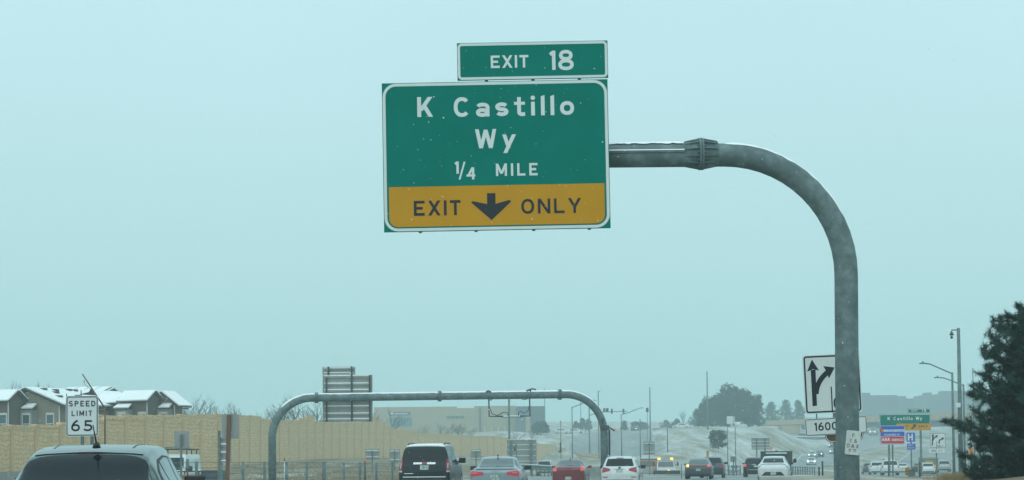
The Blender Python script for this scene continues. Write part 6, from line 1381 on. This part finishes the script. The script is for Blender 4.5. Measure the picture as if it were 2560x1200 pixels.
block(t, OVT, 1958, 1996, 1063.4, Y - 12, Y - 2, 'abutment')
mb = MB(); o3 = t.location; a, b, c_, d_ = P(1996.1, 1063.4, Y - 12), P(2001, 1063.4, Y - 12), P(1996.1, 1094, Y - 12), P(1996.3, 1094, Y - 12)
mb.hexa([c_ - o3, d_ - o3, d_ - o3 + Vector((0, 10, 0)), c_ - o3 + Vector((0, 10, 0))], [a - o3, b - o3, b - o3 + Vector((0, 10, 0)), a - o3 + Vector((0, 10, 0))]); mb.build('wing_wall', OVT, t)
block(t, OVT, 2250, 2262, 1072, Y + 4, Y + 10, 'pier'); block(t, OVT, 2400, 2412, 1072, Y + 4, Y + 10, 'pier')
Y = 575; p = P(2030, 1094, Y); t = thing('low_bridge', 'low dark bridge rail with a snowy edge left of the mast', 'bridge', (p.x, p.y, gz(p.x, p.y) - 1)); block(t, STORED, 1958, 2078, 1092.5, Y, Y + 8, 'deck', P(2000, 1099, Y).z); block(t, SNOW, 1958, 2078, 1090.8, Y + .1, Y + 8.1, 'snow', P(2000, 1092.4, Y).z)
o3 = t.location; mb = MB()
for px in range(1962, 1996, 6): a = P(px, 1090, Y + 1); mb.box(a.x - o3.x - .1, a.x - o3.x + .1, .9, 1.1, a.z - o3.z - .3, P(px, 1083, Y).z - o3.z)
a, b = P(1960, 1084, Y + 1), P(1996, 1084, Y + 1); mb.box(a.x - o3.x, b.x - o3.x, .9, 1.1, a.z - o3.z - .15, a.z - o3.z + .15); mb.build('railing', ALU, t)
for a_, b_ in ((1962, 1972), (1980, 1990)): block(t, OVT, a_, b_, 1099.2, Y + 1, Y + 7, 'pier')
FARB = mat('far_block', (.12, .13, .14), .95, var=.1, scale=.2)
for lab, x0, x1, pt, Y in (('pale grey far office block just right of the mast', 2140, 2243, 988, 900), ('lower far office block behind the green exit sign tab', 2236, 2318, 996, 960), ('widest far office block behind the lamp posts', 2311, 2356, 987, 930), ('rightmost far office block behind the pine', 2350, 2620, 983, 940)):
    p = P((x0 + x1) / 2, 1050, Y); t = thing('office_block', lab, 'building', (p.x, p.y, gz(p.x, p.y))); block(t, FARB, x0, x1, pt, Y, Y + 25)
    q0 = P(x0 + 5, pt, Y + 3); w_ = (x1 - x0) / S(Y); mb = MB(); mb.box(q0.x - p.x, q0.x - p.x + w_ * .3, 3, 12, q0.z - t.location.z, q0.z - t.location.z + 1.2); mb.build('roof_plant', FARB, t)
    for k in range(3):
        z1 = pt + 6 + k * 12; 
        if P(0, z1 + 5, Y).z > gz(p.x, p.y): sheet(t, 'window_band', STORED, x0 + 3, z1, x1 - 3, z1 + 4, Y)

# ------------------------------------------------------------------ trees
def bare_tree_mesh(seed, h, spread=.5, depth=5, r0=.16, n0=3):
    rr = random.Random(seed); mb = MB()
    def grow(p, d, ln, r, lev):
        n = 3 if lev < 3 else 2; pts = [p]; q = p.copy(); dd = d.copy()
        for i in range(n):
            dd = (dd + Vector((rr.uniform(-.22, .22), rr.uniform(-.22, .22), rr.uniform(-.05, .16)))).normalized(); q = q + dd * ln / n; pts.append(q.copy())
        mb.tube(pts, [r * (1 - .4 * i / n) for i in range(n + 1)], 5 if lev < 2 else 3, caps=False)
        if lev >= depth: return
        for k in range(rr.choice((2, 3, 3)) if lev > 0 else n0 + 2):
            f = rr.uniform(.45, 1) if k else 1.0; b = pts[-1] if f > .9 else pts[0].lerp(pts[-1], f)
            a = rr.uniform(0, 6.283); s_ = rr.uniform(.35, .95) * spread * (1.3 if lev == 0 else 1); side = Vector((math.cos(a), math.sin(a), 0)); nd = (dd + side * s_ * 1.6 + Vector((0, 0, .12))).normalized()
            grow(b, nd, ln * rr.uniform(.6, .82), max(r * .58, .012), lev + 1)
    grow(Vector((0, 0, -.2)), Vector((0, 0, 1)), h * .30, r0, 0); return mb
BT = []
for i, (sd, sp, dp) in enumerate(((3, .55, 5), (11, .8, 5), (23, .45, 5))):
    mb = bare_tree_mesh(sd, 9, sp, dp); top = max(v[2] for v in mb.v); mb.v = [(x * 9 / top, y * 9 / top, z * 9 / top) for x, y, z in mb.v]
    me = bpy.data.meshes.new('bare_tree'); me.from_pydata(mb.v, [], mb.f); me.materials.append(TWIG); me.update(); BT.append(me)
def bare(label, px, ptop, Y, k, group='bare winter trees behind the sound wall', wide=1.0, h=None):
    p = P(px, ptop, Y); z = gz(p.x, p.y) if h is None else p.z - h; o = bpy.data.objects.new('bare_tree', BT[k]); C.objects.link(o); s_ = (p.z - z) / 9; o.location = (p.x, p.y, z); o.scale = (s_ * wide, s_ * wide, s_); o.rotation_euler.z = rnd.uniform(0, 6.28); tag(o, label, 'tree', group)
bare('bare tree with spreading limbs just right of the last apartment house', 470, 982, 200, 1); bare('rounded bare tree right of the apartment roofs, second from the houses', 505, 988, 212, 0); bare('thin forked bare tree above the grey sign backs', 566, 1000, 215, 2); bare('low bare tree right of the brown timber post', 605, 1014, 235, 1)
bare('low faint bare tree just left of the arch bend', 638, 1022, 245, 0); bare('bare tree rising over the left bend of the arch', 705, 990, 240, 2); bare('wide bare tree between the arch bend and the big sign back', 745, 986, 235, 1, wide=1.2); bare('bare tree left of the arch bend, low and wide', 670, 1012, 232, 1)
bare('bare tree touching the left edge of the big sign back', 790, 980, 250, 0); bare('bare tree just right of the big sign back', 950, 1012, 300, 0); bare('bare tree with a crooked stem before the store glazing', 1058, 1056, 400, 1, 'bare trees before the store'); bare('dense bare tree below the store letters, left one', 1105, 1052, 390, 0, 'bare trees before the store', 1.5); bare('dense bare tree below the store letters, right one', 1145, 1056, 395, 2, 'bare trees before the store', 1.7); bare('thin bare tree below the store letters, farthest right', 1178, 1066, 410, 0, 'bare trees before the store', 1.4)
for lab, px, pt, k in (('faint bare tree rising behind the leftmost apartment roof', 28, 948, 2), ('faint bare tree behind the leftmost roof vents', 70, 946, 0), ('faint bare tree behind the second roof', 98, 950, 2), ('faint low bare tree left of the leaning pole', 160, 964, 0)): bare(lab, px, pt, 300, k, 'faint bare trees behind the roofs', .7)
bare('thin bare tree at the hilltop left of the pine clump', 1706, 1024, 560, 2, None, .8); bare('bare scrubby tree at the end of the store', 1330, 1072, 430, 1, None, 1.4)
bare('bare bush on the snowy bank below the store', 1285, 1076, 400, 0, None, 2.0); bare('low bare bush on the snowy bank left of the slip road', 1245, 1080, 410, 1, None, 2.2)

def clump_tree(name, label, px, ptop, Y, w_m, kind='round', m=FOL, seed=0, zb=None, group=None, dens=1.0, lf=.28, gap=0.0):
    """evergreen: trunk, limbs and a crown of many small leaf-sized faces in lumps, with gaps"""
    rr = random.Random(seed * 31 + int(px)); p = P(px, ptop, Y); z = gz(p.x, p.y) if zb is None else P(px, zb, Y).z; H = p.z - z
    t = thing(name, label, 'tree', (p.x, p.y, z), (0, 0, 0), group)
    mb = MB(); mb.tube([(0, 0, -.5), (0, 0, H * .5), (rr.uniform(-.1, .1), 0, H * .9)], [w_m * .045, w_m * .03, .03], 7)
    lumps = []
    n = int((40 if kind == 'round' else 44) * max(1, H / 7))
    for i in range(n):
        f = (i + .5) / n
        if rr.random() < gap: continue
        if kind == 'round': zz = H * (.05 + .90 * f); rad = w_m / 2 * (1 - (abs(f - .36) / .68) ** 2.2) ** .5 if abs(f - .36) < .68 else .05
        else: zz = H * (.05 + .92 * f); rad = w_m / 2 * (1.02 - f) ** .75 * rr.uniform(.55, 1.1)
        a = i * 2.4 + rr.uniform(-.4, .4); q = rad * rr.uniform(.5, 1.16); c = Vector((math.cos(a) * q, math.sin(a) * q, zz + rr.uniform(-.2, .2))); lumps.append((c, (w_m * .12 + .18) * rr.uniform(.55, 1.3)))
        if i % 2 == 0: mb.tube([(0, 0, max(.3, zz - q * .5)), c], [.05, .015], 4, caps=False)
    mb.build('trunk', BARK, t)
    vs = []; fs = []
    for c, r in lumps:
        for k in range(int(80 * dens)):
            d = Vector((rr.gauss(0, 1), rr.gauss(0, 1), rr.gauss(0, .75))); d = d.normalized() * r * rr.random() ** .45
            q = c + d; a = Vector((rr.gauss(0, 1), rr.gauss(0, 1), rr.gauss(0, 1))).normalized() * lf * rr.uniform(.5, 1.2); b = a.cross(Vector((rr.gauss(0, 1), rr.gauss(0, 1), rr.gauss(0, 1)))).normalized() * lf * .42
            o = len(vs); vs += [q - b, q + a * .6, q + b, q - a * .6]; fs.append((o, o + 1, o + 2, o + 3))
    mc = MB(); mc.add(vs, fs); mc.build('crown', m, t); return t
pc_ = 'pines in the clump on the hill'
for lab, px, pt, w_, Y, zb in (('low left pine of the dark clump, behind the tall thin pole', 1762, 1014, 4.6, 492, 1067), ('left shoulder pine of the dark clump', 1780, 994, 6.6, 488, 1067), ('pine left of the highest one in the dark clump', 1801, 986, 6.4, 494, 1067), ('highest pine of the dark clump', 1827, 962, 7.6, 490, 1067), ('pine right of the highest one in the dark clump', 1851, 971, 7.2, 496, 1067), ('right shoulder pine of the dark clump', 1872, 986, 6.0, 486, 1067)):
    clump_tree('pine_tree', lab, px, pt, Y, w_, 'round', FOL, 1, zb, pc_, 1.3, .42, .04)
clump_tree('pine_tree', 'slender loose pine at the right end of the dark clump', 1896, 987, 487, 5.0, 'cone', FOL, 2, 1067, pc_, .55, .38, .3)
for lab, px, pt, w_ in (('leftmost of the three hazy pines above the overpass end', 1927, 1006, 7), ('middle of the three hazy pines above the overpass end', 1964, 1002, 8.5), ('rightmost hazy pine, beside the lane arrow sign', 1995, 1002, 7.5)): clump_tree('pine_tree', lab, px, pt, 640, w_, 'cone', FOL, 3, 1062, 'hazy pines behind the overpass', .5, .5, .25)
clump_tree('pine_tree', 'lone small pine on the snowy hillside', 1795, 1076, 330, 3.0, 'round', FOL, 4, 1117, None, 1.0, .24, .15)
hz_ = 'small hazy trees on the far rise'
for lab, px, pt, zb, w_, kd in (('hazy blue conifer left of the dark clump', 1738, 1030, 1066, 5.5, 'cone'), ('small hazy conifer right of the stop sign', 1666, 1053, 1074, 4.2, 'cone'), ('tiny hazy conifer next right of the stop sign', 1682, 1060, 1073, 2.6, 'cone'), ('hazy round tree above the lit oncoming car', 1590, 1055, 1072, 3, 'round'), ('hazy round tree right of the slip road lamp', 1560, 1053, 1074, 3, 'cone'), ('hazy tree behind the pale hilltop pickup', 1609, 1056, 1072, 2.8, 'round'), ('hazy tree between the pale pickup and the white saloon', 1692, 1047, 1068, 3.2, 'cone'), ('hazy shrub behind the signal mast, left', 1440, 1056, 1073, 3.2, 'cone'), ('hazy shrub behind the signal mast, middle', 1456, 1046, 1073, 3.6, 'cone'), ('hazy shrub behind the signal mast, right', 1471, 1050, 1073, 3.0, 'cone')):
    clump_tree('hazy_tree', lab, px, pt, 600, w_, kd, FOLB, 5, zb, hz_, .42, .45, .25)
clump_tree('evergreen_bush', 'dark bush at the right foot of the store', 1352, 1056, 470, 4.2, 'round', FOLB, 6, 1082, None, .8, .4)

# the near pine ----------------------------------------------------------------
YP = 40.0; sP = S(YP); rr = random.Random(12)
pb = P(2655, 1150, YP); zg = gz(pb.x, pb.y); pine = thing('pine_tree', 'near dark green pine with long needles at the right edge', 'tree', (pb.x, pb.y, zg)); o3 = Vector(pine.location)
tipz = P(2655, 668, YP).z - zg
mb = MB(); mb.tube([(0, 0, -.3), (.03, 0, tipz * .4), (-.03, .05, tipz * .75), (0, 0, tipz)], [.17, .12, .06, .015], 9)
tufts = []; lv = []
outline = [(2545, 765), (2520, 790), (2488, 800), (2478, 845), (2452, 872), (2462, 915), (2438, 962), (2428, 985), (2470, 1000), (2440, 1030), (2360, 1048), (2395, 1062), (2425, 1095), (2460, 1080), (2400, 1140), (2432, 1150), (2410, 1175), (2470, 1180), (2500, 820), (2500, 900), (2490, 960), (2510, 1040), (2480, 1060), (2520, 1110), (2480, 1130), (2530, 1150), (2535, 860), (2540, 940), (2550, 1000), (2555, 1080), (2500, 815), (2470, 885), (2458, 940), (2455, 985), (2480, 1020), (2450, 1050), (2470, 1040), (2420, 1060), (2440, 1120), (2450, 1165), (2430, 1190), (2480, 1195), (2520, 1190), (2490, 1090), (2520, 980), (2515, 930), (2490, 870), (2530, 820), (2550, 790), (2480, 990)]
def branch(tip, zb, r=.03):
    b = Vector((0, 0, zb)); ln = (tip - b).length; pts = []
    for i in range(6): f = i / 5; q = b.lerp(tip, f); q.z += -math.sin(f * math.pi) * ln * .04; pts.append(q)
    mb.tube(pts, [r * (1 - .75 * i / 5) for i in range(6)], 5, caps=False)
    for i in range(1, 6):
        for k in range(5 if i < 5 else 6):
            d = (pts[i] - pts[i - 1]).normalized(); s_ = Vector((rr.gauss(0, 1), rr.gauss(0, 1), rr.gauss(.25, .8))).normalized(); l2 = rr.uniform(.16, .42) * min(1, ln / 1.6) * (1.1 - .1 * i); q0 = pts[i].lerp(pts[i - 1], rr.random()); q1 = q0 + (d * .8 + s_ * .8).normalized() * l2
            if i == 5 and k == 0: q1 = tip.copy()
            mb.tube([q0, q0.lerp(q1, .5) + Vector((0, 0, -.01)), q1], [.009, .007, .005], 3, caps=False); tufts.append((q1, (q1 - q0).normalized())); tufts.append((q0.lerp(q1, .55), (q1 - q0).normalized()))
for px, py in outline:
    tp = P(px, py, YP + rr.uniform(-.5, .5)) - o3; hr = Vector((tp.x, tp.y, 0)).length; tufts.extend([(tp * (1 - .07 * rr.random()) + Vector((rr.gauss(0, .07), rr.gauss(0, .08), rr.gauss(0, .06) + .02 * tp.z * 0)), Vector((rr.gauss(0, 1), rr.gauss(0, 1), rr.gauss(.3, 1))).normalized()) for _k in range(7)]); branch(tp, max(.15, tp.z - hr * rr.uniform(.2, .45)))
for i in range(220):
    f = rr.uniform(.06, .97); zz = tipz * f; rad = 2.15 * (1 - f) ** .62 * rr.uniform(.55, 1.0); a = rr.uniform(math.radians(95), math.radians(330)); tp = Vector((math.cos(a) * rad, math.sin(a) * rad, zz)); branch(tp, max(.1, zz - rad * rr.uniform(.15, .4)))
mb.build('trunk', BARK, pine)
nv = []; nf = []
for q, d in tufts:
    n = rr.randint(30, 44); ll = rr.uniform(.11, .17)
    for k in range(n):
        e_ = (d * rr.uniform(.0, .9) + Vector((rr.gauss(0, .75), rr.gauss(0, .75), rr.gauss(0.1, .75)))).normalized() * ll * rr.uniform(.7, 1.15); w_ = e_.cross(Vector((rr.gauss(0, 1), rr.gauss(0, 1), rr.gauss(0, 1)))).normalized() * .0055
        b = q - d * rr.uniform(0, .10); o = len(nv); nv += [b - w_, b + w_, b + e_]; nf.append((o, o + 1, o + 2))
mc = MB(); mc.add(nv, nf); mc.build('crown', NEEDLE, pine)

# ------------------------------------------------------------------ dry grass and weeds
gv = []; gf = []; rr = random.Random(4)
def tuft(x, y, h, n, sp):
    z = gz(x, y)
    for k in range(n):
        bx, by = x + rr.gauss(0, sp), y + rr.gauss(0, sp); a = rr.uniform(0, 6.28); ln = h * rr.uniform(.5, 1.2); t_ = Vector((bx + math.cos(a) * ln * rr.uniform(.1, .7), by + math.sin(a) * ln * .4, z + ln)); w_ = .006 + .00005 * y; o = len(gv); gv.extend([(bx - w_, by, z - .03), (bx + w_, by, z - .03), tuple(t_)]); gf.append((o, o + 1, o + 2))
for i in range(520):
    Y = rr.uniform(41, 62); px = rr.uniform(2360, 2640); x = (px - 1280) / FP * Y; tuft(x, Y, rr.uniform(.06, .18), 10, .2)
for i in range(900):
    Y = rr.uniform(96, 190); px = rr.uniform(580, 1010); x = (px - 1280) / FP * Y; tuft(x, Y, rr.uniform(.1, .35), 9, .25)
for px, Y in ((990, 100), (1005, 101), (880, 101), (645, 92), (872, 103), (915, 104)):
    x = (px - 1280) / FP * Y; tuft(x, Y, .7, 40, .2)
mc = MB(); mc.add(gv, gf); tag(mc.build('dry_grass', STRAW), 'dry straw coloured grass on the banks', 'grass', None, 'stuff')

# ------------------------------------------------------------------ snow in the air
sv = []; sf = []; rr = random.Random(9)
for i in range(5200):
    Y = 9 + 46 * rr.random() ** .7; px = rr.uniform(-200, 2760); py = rr.uniform(-150, 1230); p = P(px, py, Y); r = rr.uniform(.0022, .0052); o = len(sv)
    sv += [(p.x + r, p.y, p.z), (p.x - r, p.y, p.z), (p.x, p.y + r, p.z), (p.x, p.y - r, p.z), (p.x, p.y, p.z + r), (p.x, p.y, p.z - r)]
    for a in (0, 1):
        for b in (2, 3):
            for c_ in (4, 5): sf.append((o + a, o + b, o + c_))
mc = MB(); mc.add(sv, sf); tag(mc.build('falling_snow', SNOW), 'fine snowflakes drifting in the air', 'snow', None, 'stuff')

# ------------------------------------------------------------------ haze
hm = bpy.data.materials.new('haze'); hm.use_nodes = True; nt = hm.node_tree; nt.nodes.clear(); o = nt.nodes.new('ShaderNodeOutputMaterial'); v = nt.nodes.new('ShaderNodeVolumePrincipled')
v.inputs['Color'].default_value = (0.80, 0.97, 1.0, 1); v.inputs['Density'].default_value = 0.00095; v.inputs['Anisotropy'].default_value = 0.25
nt.links.new(v.outputs[0], o.inputs['Volume'])
gzs = [w.co.z for w in ground.data.vertices]
mb = MB(); mb.box(-1300, 1300, -80, 1420, min(gzs) - 1.0, max(max(gzs), 48) + 2); h = mb.build('haze', hm); tag(h, kind='stuff')
